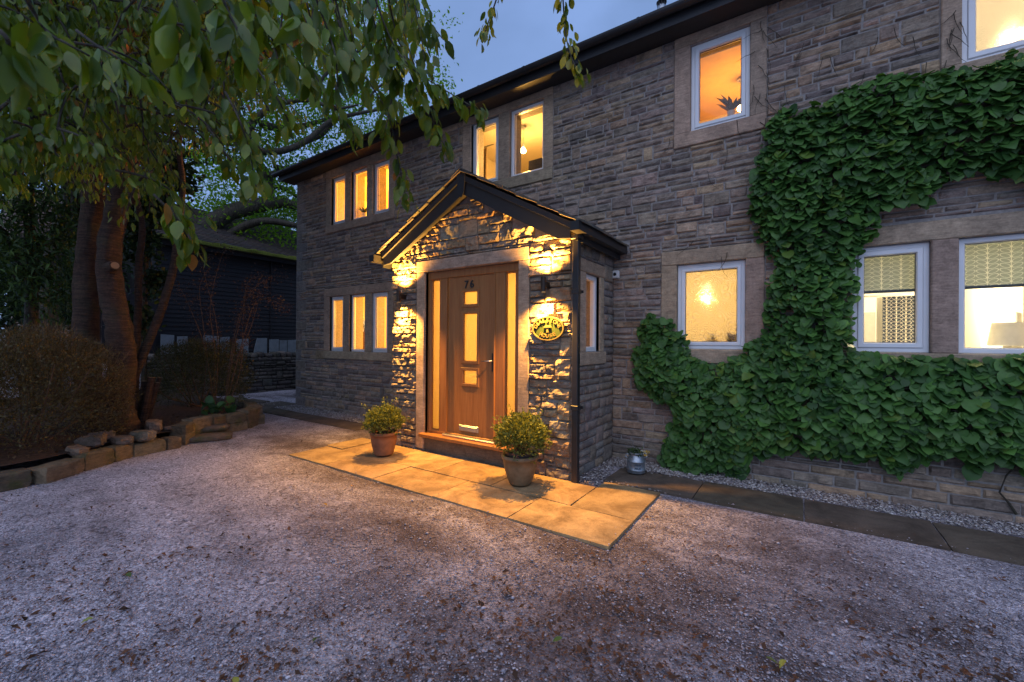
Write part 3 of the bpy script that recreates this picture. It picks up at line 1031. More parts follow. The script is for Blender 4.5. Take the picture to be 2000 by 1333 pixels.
for k in range(4):
    a = 3.99 + k * .35
    rd.prism([(XC - .16, 3.585), (XC, 3.675), (XC + .16, 3.585), (XC + .15, 3.57), (XC, 3.655), (XC - .15, 3.57)], 1, a, a + .345 if k < 3 else YW - .045, (.11, .095, .08))
rd.build('ridge', M['slate'], rf)
for sgn in (-1, 1):
    x0 = XC + sgn * 1.59
    gp2 = [(0, .0), (0, .1), (.012, .1), (.012, .012), (.088, .012), (.088, .1), (.10, .1), (.10, 0)]
    gt = MB().prism([(x0 + sgn * (a - .03), 2.645 + b) for a, b in gp2], 1, 3.93, YW - .03).build('gutter', M['dark_gutter'], porch)
    MB().box(x0 - .05 + sgn * .02, x0 + .05 + sgn * .02, 3.925, 3.935, 2.646, 2.742).build('stop_end', M['dark_gutter'], gt)
    MB().box(min(x0 - sgn * .045, x0 - sgn * .02), max(x0 - sgn * .045, x0 - sgn * .02), 4.085, YW - .03, 2.58, 2.72).build('fascia', M['barge'], porch)
dx, dy = -1.985, 4.14
dp = MB().bbox(dx - .034, dx + .034, dy - .034, dy + .034, .0, 2.60, .006).build('downpipe', M['dark_gutter'], porch)
for z in (.78, 2.02):
    MB().bbox(dx - .042, dx + .042, dy - .042, dy + .042, z, z + .05, .004).build('pipe_collar', M['dark_gutter'], dp)
    MB().box(dx - .06, dx + .06, dy + .0425, dy + .055, z + .01, z + .04).build('pipe_clip', M['dark_gutter'], dp)
MB().bbox(dx - .05, dx + .06, dy - .05, dy + .05, 2.601, 2.644, .006).build('hopper', M['dark_gutter'], dp)

# ------------------------------------------------------------------ rooms behind the windows
def room(x0, x1, z0, z1, y0, y1, wm, fm='floor'):
    m = MB()
    m.add([(x0, y0, z0), (x0, y1, z0), (x0, y1, z1), (x0, y0, z1)], [(0, 1, 2, 3)])
    m.add([(x1, y0, z0), (x1, y1, z0), (x1, y1, z1), (x1, y0, z1)], [(3, 2, 1, 0)])
    m.add([(x0, y1, z0), (x1, y1, z0), (x1, y1, z1), (x0, y1, z1)], [(0, 1, 2, 3)])
    m.add([(x0, y0, z1), (x1, y0, z1), (x1, y1, z1), (x0, y1, z1)], [(0, 1, 2, 3)])
    a = m.build('room_wall', M[wm], house, fixn=False)
    m = MB().box(x0, x1, y0, y1, z0 - .05, z0)
    m.build('room_floor', M[fm], house)
    # picture rail and skirting give the plain walls an edge
    m = MB().box(x0 + .001, x1 - .001, y1 - .02, y1 - .001, z0 + .001, z0 + .14).box(x0 + .001, x1 - .001, y1 - .07, y1 - .001, z1 - .09, z1 - .001)
    m.build('cornice', M['kitchen_wall'], house)


def lamp_light(name, loc, power, col, radius, parent, typ='POINT', **kw):
    l = bpy.data.lights.new(name, typ)
    l.energy = power; l.color = col; l.shadow_soft_size = radius
    for k, v in kw.items(): setattr(l, k, v)
    o = bpy.data.objects.new(name, l)
    COL.objects.link(o)
    o.parent = parent
    o.location = np.array(loc) - WO[parent.name]
    return o


WARM = (1.0, .48, .085)
BULB = m_emit('lit_bulb', (1.0, .72, .32), 40)


def ceiling_lamp(x, y, ztop, power, col, label, bulb_r=.045, drop=.42):
    t = empty('ceiling_lamp', (x, y, ztop - .42), label, 'lamp', 'ceiling lamps in the lit rooms')
    MB().lathe((x, y, ztop - .03), [(.05, 0), (.05, .028)], 16).build('ceiling_rose', M['white'], t)
    MB().tube([(x, y, ztop - .03), (x, y, ztop - .30)], .004, 6).build('cord', M['white'], t)
    MB().lathe((x, y, ztop - .42), [(.02, .06), (.022, .12), (.012, .125)], 12).build('lamp_holder', M['white'], t)
    MB().lathe((x, y, ztop - .42), [(.005, -.04), (bulb_r * .8, -.02), (bulb_r, .0), (bulb_r * .8, .035), (.02, .06)], 14).build('bulb', BULB, t, smooth=True)
    lamp_light('lamp_light', (x, y, ztop - .56), power, col, .06, t)
    return t


YI = YW + .322
room(-9.45, -5.3, 2.85, 5.17, YI, 9.2, 'plaster')
room(-9.45, -5.3, .05, 2.7, YI, 9.2, 'plaster')
room(-5.2, -2.0, 2.85, 5.17, YI, 8.2, 'plaster')
room(-1.9, .25, 2.85, 5.17, YI, 7.6, 'plaster_gold')
room(-2.2, -.1, .05, 2.7, YI, 7.6, 'plaster')
room(.0, 3.05, .05, 2.7, YI, 8.6, 'kitchen_wall')
room(.4, 3.05, 2.85, 5.17, YI, 7.6, 'kitchen_wall')
# hall behind the door
m = MB()
hx0, hx1, hy0, hy1, hz1 = hall[0] - .001, hall[1] + .001, YP + .285, 8.2, 2.60
m.add([(hx0, hy0, .1), (hx0, hy1, .1), (hx0, hy1, hz1), (hx0, hy0, hz1)], [(0, 1, 2, 3)])
m.add([(hx1, YI, .1), (hx1, hy1, .1), (hx1, hy1, hz1), (hx1, YI, hz1)], [(3, 2, 1, 0)])
m.add([(hx0, hy1, .1), (hx1, hy1, .1), (hx1, hy1, hz1), (hx0, hy1, hz1)], [(0, 1, 2, 3)])
m.add([(hx0, hy0, hz1), (hx1, hy0, hz1), (hx1, hy1, hz1), (hx0, hy1, hz1)], [(0, 1, 2, 3)])
m.build('room_wall', M['plaster'], porch, fixn=False)
MB().box(hx0, PX1 - .26, YP + .285, 8.2, .05, .1).build('room_floor', M['floor'], porch)

ceiling_lamp(-7.3, 7.2, 5.16, 700, (1, .38, .03), 'ceiling lamp in the upper room at the far end of the house')
ceiling_lamp(-6.6, 7.0, 2.69, 380, (1, .44, .06), 'ceiling lamp in the ground floor room left of the porch')
_p = on_y(1022, 268, 6.05)
ceiling_lamp(_p[0], 6.05, 5.16, 62, (1, .49, .10), 'bare bright bulb seen through the window above the porch', .05)
ceiling_lamp(-.7, 6.6, 5.16, 27, (1, .42, .025), 'ceiling lamp in the golden upstairs room above the climber')
ceiling_lamp(-1.1, 6.5, 2.69, 45, (1, .62, .20), 'ceiling lamp behind the flower patterned window')
ceiling_lamp(1.5, 7.0, 2.69, 165, (1, .80, .50), 'ceiling lamp in the white kitchen')
ceiling_lamp(1.75, 6.5, 5.16, 50, (1, .74, .40), 'ceiling lamp behind the stippled upstairs window at the right edge')
ceiling_lamp(-3.4, 6.2, 2.58, 190, (1, .43, .05), 'ceiling lamp in the hall behind the front door')

# ------------------------------------------------------------------ lamps beside the door
GLOW = m_emit('lit_lens', (1.0, .74, .36), 30)
for x, lab in ((-4.69, 'bronze up and down wall lamp left of the front door'), (-2.342, 'bronze up and down wall lamp right of the door, above the oval sign')):
    yc, zc = YP - .15, 2.135
    t = empty('wall_lamp', (x, yc, zc - .085), lab, 'wall lamp', 'wall lamps beside the door')
    m = MB().lathe((x, yc, zc), [(.029, -.083), (.029, .083), (.025, .083), (.025, .06), (.0, .06)], 24, cap=False)
    m.lathe((x, yc, zc), [(.029, -.083), (.025, -.083), (.025, -.06), (.0, -.06)], 24, cap=False)
    m.build('lamp_body', M['bronze'], t, smooth=False)
    MB().bbox(x - .02, x + .02, yc + .027, YP + .01, zc - .035, zc + .035, .004).build('bracket', M['bronze'], t)
    for s in (-1, 1):
        MB().lathe((x, yc, zc + s * .07), [(.0235, -.002), (.0235, .002)], 20).build('lens', GLOW, t)
        l = lamp_light('lamp_light', (x, yc - .004, zc + s * .092), 470 if s < 0 else 470, WARM, .024, t, 'SPOT', spot_size=radians(128 if s < 0 else 136), spot_blend=1.0)
        l.rotation_euler = (0, 0, 0) if s < 0 else (pi, 0, 0)

# ------------------------------------------------------------------ sign, sensor, pots, churn
sx, sz, sy = -2.332, 1.655, YP - .058
sg = empty('house_sign', (sx, sy, sz), 'oval cast house name sign in green and gold under the right lamp', 'sign')
ell = lambda rx, rz, n=48: [(sx + rx * cos(a), sz + rz * sin(a)) for a in np.linspace(0, 2 * pi, n, endpoint=False)]
M['sign_gold'] = m_plain('sign_gold', (.15, .12, .045), .45, .4, var=.15, scale=30)
M['sign_green'] = m_plain('sign_green', (.03, .05, .008), .5, .4)
MB().prism(ell(.200, .134), 1, sy, sy + .03).build('plate', M['sign_gold'], sg)
MB().prism(ell(.186, .121), 1, sy - .003, sy - .0005).build('field', M['sign_green'], sg)
m = MB()
for i in range(48):
    a, b = ell(.200, .134)[i], ell(.200, .134)[(i + 1) % 48]
    c, d = ell(.187, .122)[i], ell(.187, .122)[(i + 1) % 48]
    m.add([(a[0], sy - .001, a[1]), (b[0], sy - .001, b[1]), (b[0], sy - .012, b[1]), (a[0], sy - .012, a[1]), (c[0], sy - .012, c[1]), (d[0], sy - .012, d[1]), (d[0], sy - .001, d[1]), (c[0], sy - .001, c[1])], [(0, 1, 2, 3), (3, 2, 5, 4), (4, 5, 6, 7)])
m.build('rim', M['sign_gold'], sg, fixn=False)


def arc_text(word, rx, rz, a0, a1, size, flip):
    m = MB()
    n = len(word)
    for i, chh in enumerate(word):
        a = radians(a0 + (a1 - a0) * (i / (n - 1)))
        vs_, fs_ = text_shape(chh, size, .006, .0013)
        tx, tz = -rx * sin(a), rz * cos(a)
        ln = math.hypot(tx, tz); tx /= ln; tz /= ln
        if not flip: tx, tz = -tx, -tz
        nx, nz = -tz, tx
        m.add([(sx + rx * cos(a) + p * tx + q * nx, sy - .009 - r_, sz + rz * sin(a) + p * tz + q * nz) for p, q, r_ in vs_], fs_)
    return m


arc_text('DIALSTONE', .152, .088, 166, 14, .058, False).build('lettering', M['sign_gold'], sg)
arc_text('HOUSE', .135, .085, 232, 308, .056, True).build('lettering', M['sign_gold'], sg)
m = MB().prism([(sx - .016, sz - .045), (sx + .016, sz - .045), (sx + .011, sz - .02), (sx + .012, sz + .012), (sx - .012, sz + .012), (sx - .011, sz - .02)], 1, sy - .014, sy - .003)
m.prism([(sx - .048, sz + .008), (sx + .048, sz + .008), (sx + .044, sz + .022), (sx + .02, sz + .036), (sx - .02, sz + .036), (sx - .044, sz + .022)], 1, sy - .018, sy - .003)
m.build('sundial_emblem', M['sign_gold'], sg)
for q in (-1, 1):
    MB().lathe((sx + q * .165, sy - .006, sz - .01), [(.006, -.004), (.006, .003)], 10, axis=1).build('stud', M['black'], sg)
for q in (-1, 1):
    MB().box(sx + q * .1 - .01, sx + q * .1 + .01, sy + .0302, YP + .02, sz - .01, sz + .01).build('fixing', M['black'], sg)

p = on_y(1203, 537, YW - .03)
t = empty('light_sensor', (p[0], YW - .03, p[2] - .05), 'small white box on the wall beside the porch roof corner', 'sensor')
MB().bbox(p[0] - .045, p[0] + .045, YW - .075, YW - .01, p[2] - .05, p[2] + .05, .008).build('case', M['white'], t)
MB().lathe((p[0], YW - .078, p[2]), [(.018, -.006), (.022, .003)], 14, axis=1).build('lens', M['gasket'], t)
MB().bbox(p[0] - .03, p[0] + .03, YW - .012, YW + .01, p[2] - .035, p[2] + .035, .004).build('base_plate', M['white'], t)


def box_ball(c, r, n, seed, mat, parent, light=(.24, .27, .045), dark=(.07, .10, .02)):
    rr = np.random.RandomState(seed)
    d = rr.normal(size=(n, 3)); d[:, 2] = np.abs(d[:, 2]) * 1.0 - .75 * rr.rand(n)
    d /= np.linalg.norm(d, axis=1, keepdims=True)
    bump_ = np.array([1 + .26 * noise.noise(Vector(q) * 3.1 + Vector((seed, 0, 0))) for q in d])
    rad = rr.rand(n) ** .3 * bump_
    pos = np.array(c) + d * rad[:, None] * np.array([r, r, r * .92])
    ax = d + rr.normal(size=(n, 3)) * .6 + np.array([0, 0, .35])
    nr = d + rr.normal(size=(n, 3)) * .7
    k = rr.rand(n, 1) ** 1.2
    col = np.array(dark) * (1 - k) + np.array(light) * k
    # stray shoots poke out of the clipped outline
    for i in range(34):
        j = rr.randint(0, n - 12)
        L_ = rr.uniform(.03, .11)
        tip = d[j] * np.array([1, 1, .7]) + np.array([0, 0, .5])
        pos[j:j + 10] = np.array(c) + d[j] * r * bump_[j] * .95 + tip[None] * np.linspace(0, L_, 10)[:, None]
    V, T, cc = leaf_array(SMALL, pos, ax, nr, rr.uniform(.02, .038, n), col, rr)
    lo = V.min(0)
    o = np_mesh('foliage', V, T, mat, parent, cc, origin=(c[0], c[1], lo[2]))
    o['kind'] = 'stuff'
    m = MB()
    for i in range(26):
        q = rr.normal(size=3); q[2] = abs(q[2]); q /= np.linalg.norm(q)
        m.tube([(c[0], c[1], c[2] - r * .8), tuple(np.array(c) + q * r * .45 - np.array([0, 0, r * .25])), tuple(np.array(c) + q * r * .95)], [.008, .005, .002], 5)
    m.build('stem', M['twig'], parent)


def pot(name, x, y, prof, mat, label, base=.03):
    t = empty(name, (x, y, base), label, 'potted plant')
    m = MB().lathe((x, y, base), prof, 40, cap=False)
    return t, m.build('pot', mat, t, smooth=True)


pp = [(.0, .0), (.165, .0), (.172, .01), (.215, .12), (.235, .20), (.237, .25), (.250, .252), (.256, .27), (.252, .292), (.235, .295), (.222, .285), (.215, .25), (.0, .245)]
t, pb = pot('potted_box_ball', -4.50, 3.66, [(r * .70, z * 1.0) for r, z in pp], M['terracotta'], 'clipped box ball in a terracotta pot left of the door')
MB().lathe((-4.50, 3.66, .03), [(.15, .246), (.14, .262), (.0, .268)], 30, cap=False).build('compost', M['compost'], t)
box_ball((-4.51, 3.66, .435), .24, 4800, 5, M['shrub_leaf'], t)
pp2 = [(.0, .0), (.125, .0), (.135, .012), (.172, .10), (.2, .20), (.208, .262), (.222, .266), (.228, .285), (.224, .305), (.208, .309), (.196, .298), (.188, .25), (.0, .24)]
t, pb = pot('potted_box_ball', -2.42, 3.73, [(r * .87, z * .98) for r, z in pp2], M['glazed_pot'], 'clipped box ball in a weathered pot numbered 76 right of the door')
MB().lathe((-2.42, 3.73, .03), [(.165, .24), (.15, .262), (.0, .27)], 30, cap=False).build('compost', M['compost'], t)
box_ball((-2.41, 3.74, .505), .27, 6400, 9, M['shrub_leaf'], t)
# black collar with the number, standing in the pot's mouth on the near side
vw = np.array([-2.42, 3.73]); vw = -vw / np.linalg.norm(vw)
m = MB()
n = 12
arc = [math.atan2(vw[1], vw[0]) + radians(a) for a in np.linspace(-75, 75, n)]
vs = [(-2.42 + r_ * cos(a), 3.73 + r_ * sin(a), z_) for a in arc for r_, z_ in ((.166, .27), (.164, .375), (.157, .375), (.159, .27))]
fs = [(i * 4 + k, i * 4 + (k + 1) % 4, (i + 1) * 4 + (k + 1) % 4, (i + 1) * 4 + k) for i in range(n - 1) for k in range(4)]
m.add(vs, fs).build('number_collar', M['black'], t)
vs_, fs_ = text_shape('76', .085, .002, .001)
a0 = math.atan2(vw[1], vw[0])
m = MB()
sd2 = []
for p_, q_, r_ in vs_:
    a = a0 + (p_ + -.05) / .166
    rr_ = .168 + r_
    sd2.append((-2.42 + rr_ * cos(a), 3.73 + rr_ * sin(a), .335 + q_))
m.add(sd2, fs_).build('number', m_plain('number_red', (.22, .075, .05), .6, .3), t)

# milk churn planter
cx, cy = -1.56, 4.85
t = empty('milk_churn_planter', (cx, cy, .02), 'small galvanised milk churn with yellow flowers by the wall path', 'planter')
prof = [(.0, 0), (.098, 0), (.102, .008), (.102, .03), (.106, .034), (.102, .04), (.102, .125), (.106, .13), (.102, .136), (.098, .15), (.075, .185), (.07, .195), (.07, .21), (.083, .218), (.083, .225), (.066, .226), (.06, .19), (.0, .185)]
MB().lathe((cx, cy, .02), prof, 32, cap=False).build('churn', M['zinc'], t, smooth=True)
for sgn in (-1, 1):
    ux, uy = CR[0] * sgn, CR[1] * sgn
    MB().tube([(cx + ux * .07, cy + uy * .07, .225), (cx + ux * .115, cy + uy * .115, .225), (cx + ux * .125, cy + uy * .125, .20), (cx + ux * .095, cy + uy * .095, .17)], .009, 8).build('handle', M['zinc'], t, smooth=True)
vw = -np.array([cx, cy]) / math.hypot(cx, cy)
a0 = math.atan2(vw[1], vw[0])
for txt, zz, s_ in (('FRESH', .118, .026), ('MILK', .082, .034)):
    vs_, fs_ = text_shape(txt, s_, .0008, .001)
    m = MB()
    m.add([(cx + (.1025 + r_) * cos(a0 + (p_ + .02) / .102), cy + (.1025 + r_) * sin(a0 + (p_ + .02) / .102), zz + q_) for p_, q_, r_ in vs_], fs_).build('lettering', m_plain('faded_print', (.05, .07, .10), .7, .2), t)
rr = np.random.RandomState(2)
n = 220
ps = np.array([cx, cy, .24]) + rr.normal(size=(n, 3)) * np.array([.045, .045, .025])
V, T, cc = leaf_array(SMALL, ps, rr.normal(size=(n, 3)) + [0, 0, .8], rr.normal(size=(n, 3)), rr.uniform(.02, .04, n), np.array([.05, .09, .025]) * rr.uniform(.6, 1.4, (n, 1)), rr)
np_mesh('foliage', V, T, M['shrub_leaf'], t, cc, origin=(cx, cy, .2))['kind'] = 'stuff'
M['yellow'] = m_plain('yellow_petal', (.55, .33, .02), .6, .3)
for i in range(9):
    q = np.array([cx, cy, .25]) + CR * (.09 + .05 * rr.rand()) + rr.normal(size=3) * np.array([.03, .03, .03])
    if i > 6: q = np.array([cx, cy, .285]) + rr.normal(size=3) * .03
    m = MB()
    for k in range(6):
        a = k * pi / 3 + rr.rand()
        e = CR * cos(a) + CU * sin(a)
        g = np.cross(e, CW)
        m.add([q, q + e * .007 + g * .005, q + e * .015 - CW * .003, q + e * .007 - g * .005], [(0, 1, 2, 3)])
    m.build('flower', M['yellow'], t)
    MB().tube([(cx + .02, cy, .215), tuple((q + np.array([cx, cy, .235])) / 2 + [0, 0, .02]), tuple(q)], .0018, 5).build('flower_stem', M['ivy'], t)

# ------------------------------------------------------------------ things seen in the rooms
def curtain(name, x0, x1, y, z0, z1, mat, label, folds=7, amp=.03):
    m = MB()
    n = folds * 8
    vs = []
    for i in range(n + 1):
        u = i / n
        yy = y + amp * sin(u * folds * 2 * pi)
        for z, k in ((z0, 1.0), ((z0 + z1) / 2, .8), (z1, .6)):
            vs.append((x0 + (x1 - x0) * u, y + (yy - y) * k, z))
    fs = [(i * 3 + k, (i + 1) * 3 + k, (i + 1) * 3 + k + 1, i * 3 + k + 1) for i in range(n) for k in range(2)]
    m.add(vs, fs)
    t = empty(name, ((x0 + x1) / 2, y, z0), label, 'curtain')
    o = m.build('cloth', mat, t, smooth=True, fixn=False)
    md = o.modifiers.new('thick', 'SOLIDIFY'); md.thickness = .004
    MB().tube([(x0 - .15, y, z1 + .02), (x1 + .15, y, z1 + .02)], .012, 8).build('curtain_pole', M['steel'], t)
    return t


def m_leafprint(name, base, line, axis_u=0, period=.145, vper=.044, amt=1.0, tr=0.0):
    """printed stems with looped leaves"""
    t = NT(name)
    s = t.n('SeparateXYZ', Vector=t.pos())
    u, v = s.outputs[axis_u], s.outputs[2]
    uu = t.math('ABSOLUTE', t.math('SUBTRACT', t.math('MODULO', t.math('ADD', u, 20.0), period), period / 2))
    vv = t.math('SUBTRACT', t.math('MODULO', t.math('ADD', t.math('ADD', v, 20.0), t.math('MULTIPLY', uu, -.35)), vper), vper / 2)
    ex = t.math('DIVIDE', t.math('SUBTRACT', uu, period * .25), period * .235)
    ey = t.math('DIVIDE', vv, vper * .42)
    r = t.math('SQRT', t.math('ADD', t.math('MULTIPLY', ex, ex), t.math('MULTIPLY', ey, ey)))
    ring = t.math('LESS_THAN', t.math('ABSOLUTE', t.math('SUBTRACT', r, .93)), .085)
    stem = t.math('LESS_THAN', uu, .0028)
    c = t.mixc(t.math('MULTIPLY', t.math('MAXIMUM', ring, stem), amt), base, line)
    m_ = t.done(c, .9, None, .1)
    if tr:                              # thin cloth: lamplight from the room shows through
        t.surf(t.n('MixShader', Fac=tr, i1=t.p.outputs[0], i2=t.n('BsdfTranslucent', Color=c).outputs[0]).outputs[0])
    return m_


M['blind'] = m_leafprint('printed_blind', (.42, .45, .37), (.85, .83, .70), tr=.55)
M['curtain_print'] = m_leafprint('printed_curtain', (.025, .032, .045), (.6, .55, .45), 0, .11, .055)
M['grey_cloth'] = m_plain('grey_curtain', (.30, .22, .14), .9, .1)
M['cream'] = m_plain('cream_paint', (.78, .75, .66), .5, .4, var=.03)
M['hem'] = m_plain('dark_hem', (.05, .055, .05), .8, .2)

for x0, x1, lab in ((.40, 1.01, 'leaf patterned roller blind in the left kitchen window'), (1.15, 1.80, 'leaf patterned roller blind in the right kitchen window')):
    t = empty('roller_blind', ((x0 + x1) / 2, YW + .17, 2.0), lab, 'blind', 'kitchen blinds')
    zb = 2.015
    MB().box(x0, x1, YW + .170, YW + .174, zb + .025, 2.47).build('cloth', M['blind'], t)
    MB().box(x0, x1, YW + .167, YW + .177, zb, zb + .026).build('hem_bar', M['hem'], t)
    MB().tube([(x0, YW + .19, 2.46), (x1, YW + .19, 2.46)], .02, 10).build('roller', M['white'], t)
curtain('curtain', 1.02, 1.42, 8.45, .3, 2.22, M['curtain_print'], 'dark curtain with looped leaf print at the back of the kitchen', 5)
# white kitchen units
t = empty('tall_cabinet', (2.15, 8.0, .05), 'white tall kitchen cabinet with long bar handle', 'cabinet')
MB().bbox(1.82, 2.5, 7.5, 8.58, .06, 2.45, .004).build('carcass', M['cream'], t)
for x in (1.825, 2.165):
    d_ = MB().bbox(x, x + .33, 7.478, 7.498, .12, 2.42, .004).build('door', M['cream'], t)
    MB().bbox(x + (.26 if x < 2 else .05), x + (.28 if x < 2 else .07), 7.445, 7.477, 1.1, 1.9, .004).build('handle', M['steel'], d_)
t = empty('kitchen_worktop', (1.5, YW + .6, .05), 'pale kitchen worktop below the windows', 'worktop')
MB().bbox(.3, 2.9, YW + .35, YW + .95, .06, .9, .004).build('cupboard', M['cream'], t)
MB().bbox(.28, 2.92, YW + .335, YW + .97, .901, .935, .006).build('top', M['cream'], t)
p = on_y(1975, 640, 6.1)
t = empty('table_lamp', (p[0], 6.1, .94), 'cream pedestal lamp on the kitchen worktop', 'lamp')
MB().lathe((p[0], 6.1, .936), [(.0, 0), (.10, 0), (.09, .02), (.05, .12), (.035, .3), (.05, .52), (.055, .56), (.0, .57)], 20, cap=False).build('stem', M['cream'], t, smooth=True)
MB().lathe((p[0], 6.1, 1.5), [(.16, .0), (.13, .22)], 24, cap=False).build('lamp_shade', m_plain('linen_shade', (.85, .82, .72), .9, .1), t, smooth=True)
t = empty('wicker_chair', (.95, 7.3, .05), 'wicker chair back behind the left kitchen window', 'chair')
m = MB()
for k in range(9):
    x = .66 + k * .07
    m.tube([(x, 7.3, .5), (x, 7.33, 1.36 + .05 * sin(k / 8 * pi))], .009, 6)
m.build('back_rods', M['twig'], t)
MB().tube([(.64, 7.3, .06), (.64, 7.31, 1.34), (.8, 7.33, 1.42), (1.1, 7.33, 1.42), (1.26, 7.31, 1.34), (1.26, 7.3, .06)], .016, 8).build('back_frame', M['twig'], t)
MB().bbox(.64, 1.26, 6.85, 7.3, .46, .5, .01).build('seat', M['twig'], t)
for x in (.67, 1.23):
    MB().tube([(x, 6.88, .06), (x, 6.88, .46)], .015, 8).build('leg', M['twig'], t)
MB().box(.62, .95, 8.57, 8.595, .06, 2.0).build('inner_door', m_plain('grey_door', (.42, .40, .36), .6, .3), house)
MB().box(1.5, 1.815, 8.57, 8.595, .06, 1.95).build('inner_door', m_plain('olive_door', (.40, .38, .26), .6, .3), house)

# upstairs above the porch: curtain and picture
curtain('curtain', -5.0, -4.68, 6.05, 2.9, 5.0, M['grey_cloth'], 'brown curtain edge inside the window above the porch', 4)
p = on_y(1052, 322, YW + .5)
t = empty('picture_frame', (p[0], YW + .5, p[2] - .12), 'dark framed picture standing on the sill above the porch', 'picture')
m = MB(); m.add([(p[0] - .15, YW + .42, p[2] - .2), (p[0] + .2, YW + .42, p[2] - .2), (p[0] + .2, YW + .44, p[2] + .07), (p[0] - .15, YW + .44, p[2] + .07), (p[0] - .15, YW + .45, p[2] - .2), (p[0] + .2, YW + .45, p[2] - .2), (p[0] + .2, YW + .465, p[2] + .07), (p[0] - .15, YW + .465, p[2] + .07)], [(0, 1, 2, 3), (4, 5, 6, 7), (0, 1, 5, 4), (2, 3, 7, 6), (0, 3, 7, 4), (1, 2, 6, 5)])
m.build('board', m_plain('dark_picture', (.05, .045, .04), .6, .3, var=.6, scale=40), t)

# ground floor left: arc floor lamp, vase with twigs
bx = on_y(706, 640, 6.9)
t = empty('arc_floor_lamp', (bx[0], 7.4, .05), 'arched floor lamp with cream drum shade in the left ground floor room', 'lamp')
zl = bx[2]
MB().lathe((bx[0], 6.9, zl - .17), [(.26, .0), (.24, .34)], 28, cap=False).build('lamp_shade', m_emit('lit_shade', (1.0, .70, .30), 1.5), t, smooth=True)
MB().tube([(bx[0], 6.9, zl + .17), (bx[0] - .02, 6.95, zl + .34), (bx[0] - .3, 7.1, zl + .62), (bx[0] - .8, 7.3, zl + .6), (bx[0] - 1.1, 7.45, zl + .1), (bx[0] - 1.2, 7.5, .06)], .012, 8).build('arm', M['black'], t, smooth=True)
MB().lathe((bx[0] - 1.2, 7.5, .051), [(.2, 0), (.2, .03)], 24).build('base', M['black'], t)


def vase_with_twigs(px, py, y, h, label, mat, sprays=9, reach=.35, wide=.07, leafcol=(.10, .04, .03), zfloor=None):
    p = on_y(px, py, y)
    zb = p[2]
    t = empty('vase', (p[0], y, zb), label, 'vase')
    w = wide
    MB().lathe((p[0], y, zb), [(0, 0), (w * .8, 0), (w, h * .3), (w * .95, h * .6), (w * .45, h * .85), (w * .55, h), (w * .48, h), (w * .4, h * .85), (0, h * .5)], 24, cap=False).build('body', mat, t, smooth=True)
    r_ = random.Random(int(px))
    for i in range(sprays):
        a = r_.uniform(0, 2 * pi); o = reach * r_.uniform(.2, .5)
        tip = (p[0] + o * cos(a), y + o * sin(a) * .5, zb + h + reach * r_.uniform(.6, 1.1))
        MB().tube([(p[0], y, zb + h * .8), ((p[0] * 1.4 + tip[0] * .6) / 2, (y * 1.4 + tip[1] * .6) / 2, zb + h + reach * .4), tip], [.003, .0025, .001], 5).build('twig', M['twig'], t)
    n = sprays * 9
    rr = np.random.RandomState(int(px))
    k = rr.rand(n, 1)
    ps = np.array([p[0], y, zb + h]) + np.c_[rr.normal(size=n) * reach * .22, rr.normal(size=n) * reach * .12, rr.uniform(.1, 1.05, n) * reach]
    V, T, cc = leaf_array(SMALL, ps, rr.normal(size=(n, 3)), rr.normal(size=(n, 3)), rr.uniform(.02, .04, n), np.array(leafcol) * (.5 + k), rr)
    np_mesh('leaves', V, T, M['shrub_leaf'], t, cc, origin=(p[0], y, zb + h))['kind'] = 'stuff'
    return t


M['clay'] = m_plain('brown_vase', (.20, .10, .05), .5, .4)
vase_with_twigs(711, 686, YW + .42, .42, 'brown vase with budding twigs in the left ground floor window', M['clay'])


def spiky(px, py, y, size, label, col, n=22, potcol=(.5, .5, .5), potr=.05, poth=.08, spread=1.0, tmpl=None):
    p = on_y(px, py, y)
    t = empty('houseplant', (p[0], y, p[2]), label, 'houseplant', 'houseplants on the window sills')
    MB().lathe((p[0], y, p[2]), [(0, 0), (potr * .8, 0), (potr, poth), (potr * .9, poth), (potr * .85, poth * .8), (0, poth * .8)], 20, cap=False).build('pot', m_plain('sill_pot', potcol, .5, .4), t)
    rr = np.random.RandomState(int(px + py))
    ax = np.c_[rr.normal(size=(n, 2)) * .6 * spread, np.abs(rr.normal(size=n)) * .5 + .55]
    V, T, cc = leaf_array(tmpl or LANCE, np.tile([p[0], y, p[2] + poth * .85], (n, 1)), ax, rr.normal(size=(n, 3)) * .2 + [0, 0, 1], size * rr.uniform(.6, 1.1, n), np.array(col) * rr.uniform(.6, 1.3, (n, 1)), rr)
    np_mesh('leaves', V, T, M['shrub_leaf'], t, cc, origin=(p[0], y, p[2]))
    return t


spiky(1428, 228, YW + .20, .22, 'spiky air plant in a pale pot in the golden upstairs window', (.16, .15, .14), 22, (.55, .45, .4), .045, .06, .8)
spiky(712, 426, YW + .24, .18, 'small fern in a white pot in the far upstairs window', (.06, .09, .05), 18, (.6, .6, .65), .05, .1)
spiky(1392, 672, YW + .15, .10, 'lavender in a small pot behind the flower patterned glass', (.14, .20, .08), 40, (.75, .6, .1), .05, .05)
spiky(1428, 672, YW + .15, .12, 'dark leafed plant in a yellow pot behind the flower patterned glass', (.10, .06, .04), 30, (.75, .55, .03), .055, .05, 1.4, SMALL)

# ------------------------------------------------------------------ climber on the right of the facade
cl = empty('climbing_hydrangea', (.4, YW - .1, 0), 'dense dark green climbing plant with heart shaped leaves trained round the right windows', 'climber')
rI = np.random.RandomState(4)
lo, hi = IVY.min(0), IVY.max(0)
NI = 19000
cand = np.c_[rI.uniform(lo[0], hi[0], NI), rI.uniform(lo[1], hi[1], NI)]


